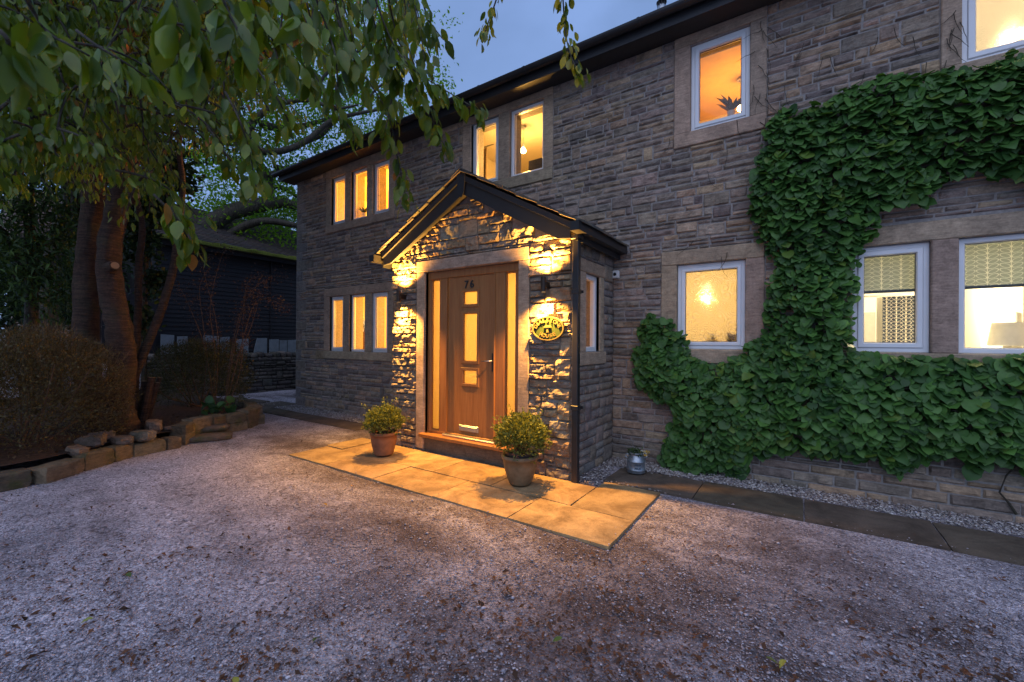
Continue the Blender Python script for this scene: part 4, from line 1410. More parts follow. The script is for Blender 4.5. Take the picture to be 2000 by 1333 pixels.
def poly_dist(P_, poly):
    A, B = poly, np.roll(poly, -1, 0)
    d = np.full(len(P_), 9.0)
    for a, b in zip(A, B):
        ab = b - a
        t_ = np.clip(((P_ - a) @ ab) / max(ab @ ab, 1e-9), 0, 1)
        d = np.minimum(d, np.linalg.norm(P_ - a - t_[:, None] * ab, axis=1))
    return d


def inside(P_, poly):
    c = np.zeros(len(P_), bool)
    for i in range(len(poly)):
        a, b = poly[i], poly[i - 1]
        if a[1] == b[1]: continue
        m_ = ((a[1] > P_[:, 1]) != (b[1] > P_[:, 1])) & (P_[:, 0] < (b[0] - a[0]) * (P_[:, 1] - a[1]) / (b[1] - a[1]) + a[0])
        c ^= m_
    return c


ins = inside(cand, IVY)
dist = poly_dist(cand, IVY)
wob = np.array([noise.noise(Vector((x * 6, z * 6, 3.3))) for x, z in cand])
ok = (ins & (dist > .06 * wob)) | (~ins & (dist < .11 * np.maximum(wob, 0)))
cand, dist = cand[ok], np.where(ins, dist, 0)[ok]
n = len(cand)
bulge = np.array([noise.noise(Vector((x * 2.2, z * 2.2, 8.1))) for x, z in cand])
thick = np.clip(.045 + .16 * np.sqrt(np.clip(dist, 0, .35) / .35) + .07 * bulge, .03, .32)
layer = rI.rand(n)
depth_ = thick * np.where(layer < .62, rI.uniform(.85, 1.08, n), rI.uniform(.2, .85, n))
pos = np.c_[cand[:, 0], YW - .02 - depth_, cand[:, 1]]
# leaves hang down and outwards, lapping like shingles
ax = np.c_[rI.normal(size=n) * .42, -.55 - .35 * rI.rand(n), -.62 - .35 * rI.rand(n)]
topside = rI.rand(n) < .25
ax[topside, 2] *= .2
nr = np.c_[rI.normal(size=n) * .38, -.75 + rI.normal(size=n) * .2, .85 + rI.normal(size=n) * .22]
size = np.clip(.069 * np.exp(rI.normal(size=n) * .28), .03, .115) * np.where(layer < .62, 1, .85)
k = np.clip(rI.rand(n, 1) * .7 + .25 * (bulge[:, None] + .5), 0, 1)
colI = np.array([.024, .076, .019]) * (1 - k) + np.array([.105, .24, .048]) * k
young = (rI.rand(n) < .05)[:, None]
colI = np.where(young, np.array([.11, .19, .03]), colI)
area = size ** 2 / np.maximum(project(pos)[:, 2], .5) ** 2 * (layer < .62) * (depth_ > thick * .95)
pr_ = project(pos)
area *= (pr_[:, 0] > 20) & (pr_[:, 0] < 1960) & (pr_[:, 1] > 20) & (pr_[:, 1] < 1300)
bigl = np.argsort(-area)[:290]
msk = np.ones(n, bool); msk[bigl] = False
V, T, cc = leaf_array(HEART, pos[msk], ax[msk], nr[msk], size[msk], colI[msk], rI)
np_mesh('foliage', V, T, M['ivy'], cl, cc, origin=(.4, YW - .1, .2))['kind'] = 'stuff'
for i in bigl:
    V, T, cc = leaf_array(HEART, pos[i:i + 1], ax[i:i + 1], nr[i:i + 1], size[i:i + 1], colI[i:i + 1], rI)
    np_mesh('leaf', V, T, M['ivy'], cl, cc, origin=pos[i])
print('ivy leaves', n)
m = MB()
SP = lambda px, py, d=.04: tuple(on_y(px, py, YW - d))
for pts in ([(1400, 925), (1440, 830), (1500, 720), (1560, 620), (1590, 500), (1580, 380), (1640, 300), (1750, 250), (1900, 230), (2100, 200)], [(1500, 720), (1650, 790), (1800, 800), (2000, 800)], [(1440, 830), (1350, 780), (1290, 700)], [(1985, 1005), (1972, 985), (1952, 962), (1965, 930), (2000, 895), (2010, 850)]):
    m.tube([SP(*q) for q in pts], [.010 - .007 * i / len(pts) for i in range(len(pts))], 7, rough=.3)
m.build('stem', M['bark'], cl)
# dead tendrils left on the stones above
rT = random.Random(8)
m = MB()
for i in range(46):
    px, py = rT.choice([(rT.uniform(1500, 1860), rT.uniform(40, 220)), (rT.uniform(1300, 1500), rT.uniform(230, 520)), (rT.uniform(1470, 1500), rT.uniform(30, 250)), (rT.uniform(1845, 1880), rT.uniform(0, 130))])
    a = rT.uniform(-.6, .6)
    pts = []
    x_, y_ = px, py
    for k_ in range(5):
        pts.append(SP(x_, y_, .034 + .006 * rT.random()))
        a += rT.uniform(-.5, .5)
        x_ += sin(a) * 11; y_ += cos(a) * 11
    m.tube(pts, [.0035, .003, .0026, .002, .001], 5)
m.build('dead_tendril', M['bark'], cl)['kind'] = 'stuff'

# ------------------------------------------------------------------ garden edge: bed, kerb, loose stones
def rock(c, s, rotz=0.0, seed=0, nu=12, nv=8, pw_=5.0, rough=.08, tilt=0.0):
    """a roughly squared stone, s = full sizes, resting with its base at c.z"""
    vs, fs = [], []
    R = Matrix.Rotation(rotz, 3, 'Z') @ Matrix.Rotation(tilt, 3, 'Y')
    for j in range(nv + 1):
        th = pi * j / nv
        for i in range(nu):
            ph = 2 * pi * (i + .5) / nu
            d = Vector((sin(th) * cos(ph), sin(th) * sin(ph), cos(th)))
            L = (abs(d.x) ** pw_ + abs(d.y) ** pw_ + abs(d.z) ** pw_) ** (1 / pw_)
            d = d / L
            k = 1 + rough * fbm(d * 2.3 + Vector((seed * 7.1, seed, 0)), 3) * 2
            vs.append(Vector(c) + R @ Vector((d.x * s[0] / 2 * k, d.y * s[1] / 2 * k, d.z * s[2] / 2 * k)) + Vector((0, 0, s[2] / 2)))
    for j in range(nv):
        for i in range(nu):
            a, b = j * nu + i, j * nu + (i + 1) % nu
            fs.append((a, b, b + nu, a + nu))
    return vs, fs


KP = [Vector(q) for q in ((-6.2, -1.6), (-6.45, -.5), (-6.60, .65), (-6.68, 1.0), (-6.92, 1.36), (-7.18, 1.78), (-7.27, 2.32))]
K2 = [Vector(q) for q in ((-7.36, 2.34), (-7.62, 2.62), (-7.80, 3.0), (-7.86, 3.4), (-8.2, 3.78), (-9.0, 4.0), (-10.2, 4.2))]
mb = MB()
BZ = .2
bed = KP + K2 + [Vector((-12.9, 4.3)), Vector((-12.9, -3)), Vector((-8, -3))]
cen = Vector((-9.2, 1.6))
ring0 = [(p.x - (.12 if i < 7 else .1), p.y, BZ) for i, p in enumerate(bed)]
ring1 = [((p.x * .6 + cen.x * .4), (p.y * .6 + cen.y * .4), BZ + .1) for p in bed]
n = len(bed)
mb.add(ring0 + ring1 + [(cen.x, cen.y, BZ + .13)], [(i, (i + 1) % n, n + (i + 1) % n, n + i) for i in range(n)] + [(n + i, n + (i + 1) % n, 2 * n) for i in range(n)])
tag(mb.build('flower_bed', M['soil'], smooth=True), kind='structure')

KCOL = [(.19, .14, .075), (.15, .115, .07), (.21, .165, .10), (.13, .10, .065)]
rk = random.Random(5)


def kerb_run(name, pts, label, courses=1, h=.2, ln=(.3, .6), th=.2):
    t = empty(name, (pts[0].x, pts[0].y, 0), label, 'kerb')
    for c in range(courses):
        d = 0.0
        segs = [(a, b, (b - a).length) for a, b in zip(pts, pts[1:])]
        tot = sum(s[2] for s in segs)
        while d < tot - .05:
            L = min(rk.uniform(*ln), tot - d)
            m_ = d + L / 2; acc = 0
            for a, b, l_ in segs:
                if acc + l_ >= m_:
                    p = a + (b - a) * ((m_ - acc) / l_); dr = math.atan2(b.y - a.y, b.x - a.x); break
                acc += l_
            hh = h / courses * rk.uniform(.85, 1.12)
            v, f = rock((p.x, p.y, -.03 + c * h / courses), (L * .99, th * rk.uniform(.85, 1.15), hh + .03), dr + rk.uniform(-.06, .06), rk.random() * 50, 20, 10, 12, .07)
            MB().add(v, f, stone_col(rk, KCOL)).build('stone', M['kerb'], t)
            d += L
    return t


kerb_run('stone_kerb', KP, 'low mossy stone kerb along the left edge of the gravel', 1, .17, (.2, .46))
kerb_run('stone_kerb', K2, 'raised curved stone kerb round the far corner of the bed', 2, .3, (.22, .45), .24)
for i, (px, py, z, sx_, sy_, sz_, a, lab) in enumerate((
        (155, 885, .19, .22, .16, .10, .4, 'small tan loose stone leftmost on the kerb'),
        (182, 872, .2, .28, .2, .17, .9, 'blocky pinkish loose stone on the kerb below the bush'),
        (203, 858, .24, .34, .2, .13, .3, 'flat grey loose stone lying above the blocky one'),
        (243, 864, .2, .34, .2, .11, .1, 'wedge shaped loose stone in front of the tree trunk'),
        (283, 858, .2, .32, .2, .15, .5, 'dark loose stone with a pale end on the kerb'),
        (305, 840, .24, .32, .2, .18, -.2, 'tall reddish loose stone behind the kerb beside the cut stumps'),
        (330, 838, .24, .16, .1, .06, .2, 'small sliver of stone at the right end of the kerb'))):
    p = on_ground(px, py, z)
    v, f = rock((p[0] - .1, p[1], z - .03), (sx_ * .9, sy_ * .9, sz_ * .85), a, i * 3.3 + 1, 16, 8, 9, .13, rk.uniform(-.15, .15))
    o = MB().add(v, f, stone_col(rk, [(.22, .17, .14), (.20, .15, .13), (.25, .19, .14)])).build('loose_stone', M['dry_stone'], smooth=False)
    tag(o, lab, 'stone', 'loose stones on the kerb')
# flat step stones between the two kerbs
for i, (px, py, w_, d_, lab) in enumerate(((400, 855, .7, .35, 'flat dark step stone between the two kerbs'), (380, 838, .9, .4, 'long flat stone lying above the step between the kerbs'))):
    p = on_ground(px, py, .03 + i * .09)
    v, f = rock((p[0], p[1], -.02 + i * .09), (w_, d_, .1), 1.1, 60 + i, 14, 6, 7, .05)
    tag(MB().add(v, f, (.14, .105, .08)).build('step_stone', M['kerb'], smooth=True), lab, 'stone')

# ------------------------------------------------------------------ cherry tree
def pxline(pts, dist):
    if not hasattr(dist, '__len__'): dist = [dist] * len(pts)
    return [Vector(at(x, y, d)) for (x, y), d in zip(pts, dist)]


def refine(pts, rad, k=4):
    """Catmull-Rom through points and radii"""
    P_, R_ = [], []
    n = len(pts)
    for i in range(n - 1):
        p0, p1, p2, p3 = pts[max(i - 1, 0)], pts[i], pts[i + 1], pts[min(i + 2, n - 1)]
        for j in range(k):
            t = j / k
            P_.append(.5 * ((2 * p1) + (p2 - p0) * t + (2 * p0 - 5 * p1 + 4 * p2 - p3) * t * t + (3 * p1 - p0 - 3 * p2 + p3) * t ** 3))
            R_.append(rad[i] * (1 - t) + rad[i + 1] * t)
    P_.append(pts[-1]); R_.append(rad[-1])
    return P_, R_


def limb(m, pts, rad, seg=12, rough=.16, k=4, seed=0):
    P_, R_ = refine([Vector(p) for p in pts], rad, k)
    m.tube(P_, R_, seg, None, rough, seed)


base = on_ground(232, 845, .22)
cherry = empty('cherry_tree', (base[0], base[1], .2), 'leaning cherry tree with banded bark and long drooping leafy branches', 'tree')
D0 = math.hypot(base[0], base[1])
K = 5.95 / 830 * .74
m = MB()
tr = [(238, 862), (236, 842), (231, 800), (236, 740), (240, 690), (228, 620), (214, 545), (215, 480), (226, 420), (240, 350), (238, 280), (225, 190), (215, 90), (230, -40)]
limb(m, pxline(tr, D0), [r_ * K for r_ in (66, 44, 32, 29, 29, 27, 25, 24, 24, 23, 22, 20, 18, 15)], 18, .2, 6)
m.build('trunk', M['cherry_bark'], cherry, smooth=True)
m = MB(); limb(m, pxline([(190, 845), (172, 740), (168, 640), (170, 540), (176, 460), (184, 380), (180, 300), (160, 180), (140, 20), (150, -80)], D0 + .5), [r_ * K for r_ in (34, 28, 27, 26, 25, 24, 22, 19, 16, 12)], 16, .2, 5, 4)
m.build('trunk', M['cherry_bark'], cherry, smooth=True)
m = MB(); limb(m, pxline([(244, 790), (258, 745), (285, 680), (315, 605), (338, 525), (349, 440), (357, 360), (350, 280), (370, 180)], D0 + .1), [r_ * K for r_ in (12, 11, 10.5, 10, 9.5, 8, 7, 6, 5)], 12, .12, 5, 9)
m.build('stem', M['cherry_bark'], cherry, smooth=True)
m = MB(); limb(m, pxline([(262, 790), (266, 690), (270, 600), (271, 520), (278, 440), (262, 360), (280, 260)], D0 + .7), [r_ * K for r_ in (10, 9, 9, 9, 8, 7, 6)], 10, .12, 4, 13)
m.build('stem', M['cherry_bark'], cherry, smooth=True)
for px, py, rr_ in ((222, 520, 8), (262, 384, 8)):
    c = Vector(at(px, py, D0 - .24)); d = (Vector((0, 0, 1.5)) - c); d.z = 0; d.normalize(); d = (d + Vector((.5, .3, .1))).normalized()
    MB().tube([c - d * .14, c, c + d * .05], [.075, .066, .06], 12).build('branch_stub', M['cherry_bark'], cherry)
    MB().tube([c + d * .05, c + d * .053], [.045, .044], 12).build('cut_face', m_plain('cut_wood', (.30, .20, .12), .8, .2), cherry)
# limbs over the drive
crown = MB()
tops = pxline([(238, 280), (225, 190), (215, 90)], D0)
LIMBS = [([tops[0], (-6.3, 2.2, 5.9), (-4.6, 2.4, 6.4), (-3.2, 2.6, 6.2), (-1.8, 2.6, 5.8)], [.13, .10, .075, .05, .02]),
         ([tops[1], (-6.0, 1.6, 6.0), (-4.2, 1.2, 5.6), (-2.6, 1.1, 4.9), (-1.5, 1.0, 4.0)], [.12, .09, .07, .045, .02]),
         ([tops[1], (-6.6, .9, 5.6), (-5.0, .0, 5.2), (-3.6, -.2, 4.5), (-2.4, .0, 3.8)], [.12, .09, .07, .045, .02]),
         ([tops[1], (-7.3, 2.6, 5.4), (-6.6, 3.4, 6.0), (-6.2, 3.8, 6.4)], [.1, .08, .05, .02]),
         ([tops[0], (-7.4, .9, 4.2), (-6.3, .2, 3.9), (-5.2, -.2, 3.3)], [.1, .08, .05, .02])]
for i, (p_, r_) in enumerate(LIMBS): limb(crown, p_, r_, 8, .1, 5, i)

SPRAYS = [  # pixel path, distance, leaf length, leaves
    ([(335, -60), (350, 10), (370, 60), (392, 120)], 1.28, .115, 15), ([(420, -70), (440, 10), (465, 60), (490, 120)], 1.6, .11, 16),
    ([(520, -60), (560, 0), (585, 40), (598, 75)], 1.7, .12, 10), ([(440, -40), (500, 30), (530, 70), (545, 130)], 1.9, .11, 18),
    ([(520, 60), (570, 95), (600, 140), (605, 160)], 2.3, .10, 16), ([(600, -50), (640, 60), (655, 110), (660, 170)], 2.1, .11, 18),
    ([(640, -60), (668, 50), (690, 110), (700, 160)], 2.3, .10, 20), ([(700, -60), (730, 40), (750, 100), (790, 160)], 2.4, .10, 24),
    ([(660, 40), (700, 130), (740, 190), (760, 230), (775, 300), (785, 350), (795, 395)], 2.75, .095, 44), ([(720, -40), (760, 70), (800, 130), (850, 165), (900, 195), (938, 220)], 2.35, .10, 40),
    ([(800, -60), (812, 20), (822, 70), (830, 120)], 2.5, .085, 20), ([(825, -40), (832, 30), (848, 55), (866, 78)], 2.45, .085, 16),
    ([(990, -90), (972, -10), (955, 40), (940, 82)], 3.0, .075, 26), ([(1085, -110), (1098, -20), (1103, 50), (1112, 100), (1132, 150)], 3.1, .085, 46),
    ([(740, 40), (765, 140), (762, 210), (748, 270)], 2.6, .10, 26), ([(790, 110), (820, 190), (845, 240), (868, 285)], 2.5, .10, 26),
    ([(-30, 40), (10, 70), (20, 100), (30, 120)], 1.5, .11, 8), ([(40, -20), (90, 60), (130, 85), (175, 110)], 1.85, .095, 12),
    ([(150, 60), (190, 90), (240, 120), (285, 150)], 2.2, .10, 14), ([(300, 380), (340, 420), (358, 450), (380, 490)], 3.0, .12, 20),
    ([(440, 180), (470, 240), (490, 310), (500, 365)], 3.0, .10, 30), ([(500, 130), (540, 190), (560, 230), (570, 260)], 2.9, .10, 16),
    ([(400, 240), (440, 300), (470, 340), (480, 370)], 3.3, .10, 24), ([(600, 120), (640, 190), (670, 230), (690, 260)], 2.6, .10, 22),
    ([(620, -60), (610, 30), (600, 90), (590, 150)], 2.9, .10, 18), ([(560, -50), (550, 40), (540, 110), (535, 170)], 3.1, .10, 18)]
rC = np.random.RandomState(14)
for _ in range(600):                    # the mass of the crown towards the trunk
    x, y = rC.uniform(-140, 500), rC.uniform(-120, 380)
    if x > 300 and y > 330 - (x - 300) * .75: continue
    if 120 < x < 260 and y > 330: continue
    if x < 150 and y > 330: continue
    d = rC.uniform(3.2, 8.0)
    sx2 = rC.uniform(-60, 130)
    SPRAYS.append(([(x - sx2 * .6, y - 30), (x, y - 15), (x + sx2 * .5, y + 15), (x + sx2 * .9, y + 62)], d, rC.uniform(.06, .088), int(rC.uniform(16, 26))))
for _ in range(20):                    # more hanging sprays between the named ones
    x, y = rC.uniform(560, 800), rC.uniform(-60, 90)
    d = rC.uniform(2.6, 4.6)
    SPRAYS.append(([(x, y - 60), (x + 10, y - 10), (x + 25, y + 40), (x + rC.uniform(20, 60), y + 90)], d, .10, 14))
pos, ax, nr, sz, colC = [], [], [], [], []
for pts, d, L, n in SPRAYS:
    P_, R_ = refine([Vector(at(x, y, d * (1 + .02 * rC.normal()))) for x, y in pts], [.006, .005, .004] + [.003] * (len(pts) - 3), 4)
    R_ = [r_ * max(1, min(d / 2.5, 1.6)) for r_ in R_]
    crown.tube(P_, R_, 5)
    n = int(n * 1.5)
    for i in range(n):
        t_ = (.12 + .9 * i / n) * (len(P_) - 1)
        a = min(int(t_), len(P_) - 2)
        p = P_[a].lerp(P_[a + 1], t_ - a)
        out = Vector((rC.normal(), rC.normal(), 0)).normalized() * .55 + Vector((0, 0, -.75 - .4 * rC.rand())) + (P_[a + 1] - P_[a]).normalized() * .45
        pos.append(p + Vector((out.x, out.y, 0)) * (.085 * rC.rand() * min(1.6, d / 2.2)) + Vector((0, 0, -.03 * rC.rand()))); ax.append(out); nr.append(Vector((rC.normal() * .6, rC.normal() * .6, .8 + .3 * rC.rand())) + Vector((-out.x, -out.y, 0)) * -.6)
        sz.append(L * rC.uniform(.65, 1.15))
        k = rC.rand()
        c = np.array([.05, .105, .010]) * (1 - k) + np.array([.15, .235, .016]) * k
        if rC.rand() < .018 and d > 2.6: c = np.array([.26, .14, .03])
        colC.append(c)
# the upper crown, above the picture, that keeps the garden dark
for c_, r_, n_ in (((-7.4, 1.6, 7.2), (2.6, 2.6, 1.5), 5200), ((-5.2, .9, 6.4), (2.0, 2.0, 1.2), 3400), ((-9.5, .6, 6.8), (2.4, 2.4, 1.6), 3000), ((-5.4, 2.8, 7.0), (1.6, 1.4, 1.0), 1800)):
    for _ in range(n_):
        q = rC.normal(size=3); q /= np.linalg.norm(q)
        pos.append(Vector(np.array(c_) + q * rC.rand() ** .4 * np.array(r_))); ax.append(Vector((rC.normal(), rC.normal(), -.6))); nr.append(Vector((rC.normal() * .5, rC.normal() * .5, 1)))
        sz.append(rC.uniform(.12, .2)); k = rC.rand()
        colC.append(np.array([.05, .10, .012]) * (1 - k) + np.array([.12, .19, .018]) * k)
crown.build('crown', M['bark'], cherry, smooth=True)
pos, ax, nr, sz, colC = (np.array(q, float) for q in (pos, ax, nr, sz, colC))
pj = project(pos)
sc_ = sz / np.maximum(pj[:, 2], .3) * ((pj[:, 0] > 0) & (pj[:, 0] < 2000) & (pj[:, 1] > 0) & (pj[:, 1] < 1333))
bigl = np.argsort(-sc_)[:290]
msk = np.ones(len(pos), bool); msk[bigl] = False
V, T, cc = leaf_array(CHERRY, pos[msk], ax[msk], nr[msk], sz[msk], colC[msk], rC)
np_mesh('foliage', V, T, M['cherry_leaf'], cherry, cc, origin=(-4, 2, 3))['kind'] = 'stuff'
for i in bigl:
    V, T, cc = leaf_array(CHERRY, pos[i:i + 1], ax[i:i + 1], nr[i:i + 1], sz[i:i + 1], colC[i:i + 1], rC)
    np_mesh('leaf', V, T, M['cherry_leaf'], cherry, cc, origin=pos[i])
print('cherry leaves', len(pos))


# ------------------------------------------------------------------ shrubs
TWIGT = leaf_template([0, .5, 1], [0, .5, 1], [.012, .010, 0], .12, 0)


def cloud(c, r, n, rr, shell=.32, flat=.0):
    d = rr.normal(size=(n, 3)); d /= np.linalg.norm(d, axis=1, keepdims=True)
    d[:, 2] = np.where(d[:, 2] < -.6, -d[:, 2], d[:, 2])
    k = np.array([1 + .22 * noise.noise(Vector(q) * 2.4 + Vector((c[0], c[1], 0))) for q in d])
    return np.array(c) + d * (rr.rand(n, 1) ** shell * k[:, None]) * np.array(r), d


def twiggy(name, label, c, r, ntw, nlf, tw_col, lf_col, seed, tl=(.10, .26), ll=(.012, .028), z0=.2, up=.9):
    rr = np.random.RandomState(seed)
    t = empty(name, (c[0], c[1], z0), label, 'shrub')
    p, d = cloud(c, r, ntw, rr)
    V, T, cc = leaf_array(TWIGT, p, d + rr.normal(size=(ntw, 3)) * .5 + [0, 0, up], rr.normal(size=(ntw, 3)), rr.uniform(*tl, ntw), np.array(tw_col) * rr.uniform(.5, 1.5, (ntw, 1)), rr)
    np_mesh('twigs', V, T, M['shrub_leaf'], t, cc, origin=(c[0], c[1], z0))['kind'] = 'stuff'
    p, d = cloud(c, r, nlf, rr, .3)
    k = rr.rand(nlf, 1)
    V, T, cc = leaf_array(SMALL, p, d + rr.normal(size=(nlf, 3)) + [0, 0, .5], rr.normal(size=(nlf, 3)), rr.uniform(*ll, nlf), np.array(lf_col[0]) * (1 - k) + np.array(lf_col[1]) * k, rr)
    np_mesh('foliage', V, T, M['shrub_leaf'], t, cc, origin=(c[0], c[1], z0))['kind'] = 'stuff'
    for i in range(14):
        q = rr.normal(size=3); q[2] = abs(q[2]) + .6; q /= np.linalg.norm(q)
        MB().tube([(c[0] + rr.normal() * .1, c[1] + rr.normal() * .1, z0), tuple(np.array([c[0], c[1], z0]) + q * np.array(r) * .8), tuple(np.array([c[0], c[1], z0 + .2]) + q * np.array(r) * 1.5)], [.012, .008, .003], 6).build('stem', M['twig'], t)
    return t


twiggy('broom_bush', 'rounded dry brown broom bush beside the cherry trunk', (-7.55, .95, .78), (.95, .95, .82), 20000, 30000, (.12, .08, .04), ((.055, .045, .018), (.13, .10, .03)), 31, (.05, .13), (.016, .036))
twiggy('broom_bush', 'dry brown broom bush at the left edge of the picture', (-7.35, -.35, .72), (.9, .9, .78), 8000, 12000, (.11, .075, .04), ((.055, .045, .018), (.12, .09, .03)), 32, (.05, .13), (.016, .036))
p = at(392, 745, 9.7)
twiggy('broom_bush', 'dark olive broom bush in front of the dry stone wall', (p[0], p[1], .8), (.85, .85, .75), 9000, 18000, (.06, .055, .03), ((.03, .04, .012), (.08, .085, .022)), 33, (.05, .13), (.016, .036))


def stemmy(name, label, paths, dist, col, nl, ll, seed, rad=.008, spread=.09):
    rr = np.random.RandomState(seed)
    b = at(*paths[0][0], dist)
    t = empty(name, (b[0], b[1], .25), label, 'shrub')
    pp_ = []
    for pa in paths:
        P_, R_ = refine(pxline(pa, dist), list(np.linspace(rad, .002, len(pa))), 4)
        MB().tube(P_, R_, 6).build('stem', M['twig'], t)
        pp_ += [(q.x, q.y, q.z) for q in P_[len(P_) // 3:]]
    pp_ = np.array(pp_)
    ps = pp_[rr.randint(0, len(pp_), nl)] + rr.normal(size=(nl, 3)) * spread
    V, T, cc = leaf_array(SMALL, ps, rr.normal(size=(nl, 3)) + [0, 0, .2], rr.normal(size=(nl, 3)), rr.uniform(*ll, nl), np.array(col) * rr.uniform(.5, 1.6, (nl, 1)), rr)
    np_mesh('foliage', V, T, M['shrub_leaf'], t, cc, origin=b)['kind'] = 'stuff'
    return t


stemmy('thin_shrub', 'thin reddish shrub with bare upright stems before the dark shed', [[(418, 800), (405, 700), (395, 620), (390, 560), (410, 520)], [(415, 800), (420, 690), (410, 600), (430, 510), (445, 480)], [(420, 800), (400, 680), (370, 600), (350, 560)], [(420, 800), (425, 650), (400, 540), (395, 490)]], 9.3, (.075, .04, .03), 900, (.02, .045), 41)
stemmy('thin_shrub', 'arching thin shrub with small red leaves nearest the house corner', [[(438, 800), (450, 700), (470, 610), (500, 560), (530, 545)], [(440, 800), (455, 690), (475, 600), (490, 545), (560, 540)], [(440, 800), (470, 680), (500, 590), (540, 590), (555, 605)], [(440, 800), (465, 700), (490, 640), (510, 570)], [(442, 800), (470, 720), (474, 640), (480, 560)]], 9.1, (.085, .045, .03), 1300, (.02, .045), 42)
# weed with broad leaves at the kerb corner
p = at(430, 805, 8.75)
t = empty('broad_leaf_weed', (p[0], p[1], .25), 'small green broad leafed plant on the far kerb', 'plant')
rr = np.random.RandomState(3)
n = 26
V, T, cc = leaf_array(HEART, np.array([p[0], p[1], .36]) + rr.normal(size=(n, 3)) * [.12, .12, .07], rr.normal(size=(n, 3)) + [.5, -.4, -.2], rr.normal(size=(n, 3)) * .3 + [.3, -.3, 1], rr.uniform(.08, .15, n), np.array([.05, .12, .035]) * rr.uniform(.6, 1.4, (n, 1)), rr)
np_mesh('leaves', V, T, M['ivy'], t, cc, origin=(p[0], p[1], .25))
MB().tube([(p[0], p[1], .2), (p[0], p[1], .38)], .008, 6).build('stem', M['twig'], t)
# cut stump of a shrub
p = on_ground(278, 835, .24)
t = empty('cut_stump', (p[0], p[1], .22), 'clump of sawn off shrub stems beside the cherry trunk', 'stump')
for i, (a, b, r_, h) in enumerate((((276, 832), (296, 738), .05, 0), ((272, 832), (283, 745), .045, .1), ((282, 832), (308, 748), .035, .05), ((285, 830), (312, 738), .03, .2), ((268, 835), (262, 770), .035, .1))):
    d = math.hypot(p[0], p[1]) + h
    A, B = Vector(at(*a, d)), Vector(at(*b, d))
    MB().tube([A, A.lerp(B, .5) + Vector((.01, 0, 0)), B], [r_ * 1.15, r_, r_ * .95], 10, None, .15, i).build('cut_stem', M['cherry_bark'], t)
    MB().tube([B, B + (B - A).normalized() * .004], [r_ * .8, r_ * .78], 10).build('cut_face', m_plain('cut_wood', (.26, .17, .09), .8, .2), t)

# evergreen behind the cherry on the left
def leafy(name, label, blobs, n, L, tmpl, cols, mat, seed, trunk=None, cat='tree', droop=-.1, z0=.2, tr_r=.12):
    rr = np.random.RandomState(seed)
    b0 = trunk[0] if trunk else (blobs[0][0][0], blobs[0][0][1], z0)
    t = empty(name, b0, label, cat)
    P_, Dd = [], []
    tot = sum(np.prod(b[1]) ** .67 for b in blobs)
    for c, r in blobs:
        k = int(n * np.prod(r) ** .67 / tot)
        # leaves gather on twig ends: small clumps spread through the blob
        q, d = cloud(c, r, max(k // 9, 1), rr, .4)
        q = np.repeat(q, 9, 0) + rr.normal(size=(len(q) * 9, 3)) * L * 1.0
        P_.append(q); Dd.append(np.repeat(d, 9, 0))
    P_, Dd = np.vstack(P_), np.vstack(Dd)
    k = rr.rand(len(P_), 1)
    V, T, cc = leaf_array(tmpl, P_, Dd * .5 + rr.normal(size=P_.shape) * .7 + [0, 0, droop], rr.normal(size=P_.shape) * .5 + [0, 0, 1], L * rr.uniform(.6, 1.2, len(P_)), np.array(cols[0]) * (1 - k) + np.array(cols[1]) * k, rr)
    np_mesh('crown', V, T, mat, t, cc, origin=b0)['kind'] = 'stuff'
    if trunk:
        m = MB()
        limb(m, trunk, list(np.linspace(tr_r, tr_r * .4, len(trunk))), 10, .15, 4, seed)
        for c, r in blobs:
            limb(m, [Vector(trunk[-1]).lerp(Vector(trunk[0]), .3), (Vector(trunk[-1]) + Vector(c)) / 2, Vector(c)], [tr_r * .4, tr_r * .25, tr_r * .1], 6, .1, 3)
        m.build('trunk', M['bark'], t, smooth=True)
    return t


B_ = lambda px, py, d, r: (tuple(at(px, py, d)), r)
g1 = at(60, 700, 10.2)
leafy('evergreen_shrub', 'tall dark evergreen shrub with narrow leaves behind the broom bush', [B_(30, 330, 9.6, (.9, .9, .9)), B_(90, 480, 9.8, (.7, .7, .8)), B_(20, 560, 9.5, (.7, .7, .7)), B_(110, 590, 10.3, (.5, .5, .6)), B_(-60, 420, 9.6, (1, 1, 1.4)), B_(60, 240, 10, (.9, .9, .8))], 12000, .12, LANCE, ((.02, .045, .015), (.09, .16, .035)), M['shrub_leaf'], 51, [(g1[0], g1[1], .2), (g1[0], g1[1], 1.6), (g1[0] + .1, g1[1], 3.0)])
g2 = at(282, 690, 9.4)
leafy('ivy_clad_shrub', 'ivy and dark foliage climbing round the thin stems right of the cherry trunk', [B_(276, 480, 9.2, (.22, .22, .6)), B_(290, 400, 9.3, (.35, .35, .5)), B_(262, 640, 9.2, (.22, .22, .35)), B_(320, 340, 9.4, (.5, .5, .5)), B_(300, 560, 9.5, (.2, .2, .3))], 5200, .065, HEART, ((.012, .03, .012), (.04, .075, .025)), M['ivy'], 52, [(g2[0], g2[1], .2), (g2[0], g2[1], 2.0), (g2[0], g2[1], 3.4)], tr_r=.05)
g3 = at(100, 660, 12.5)
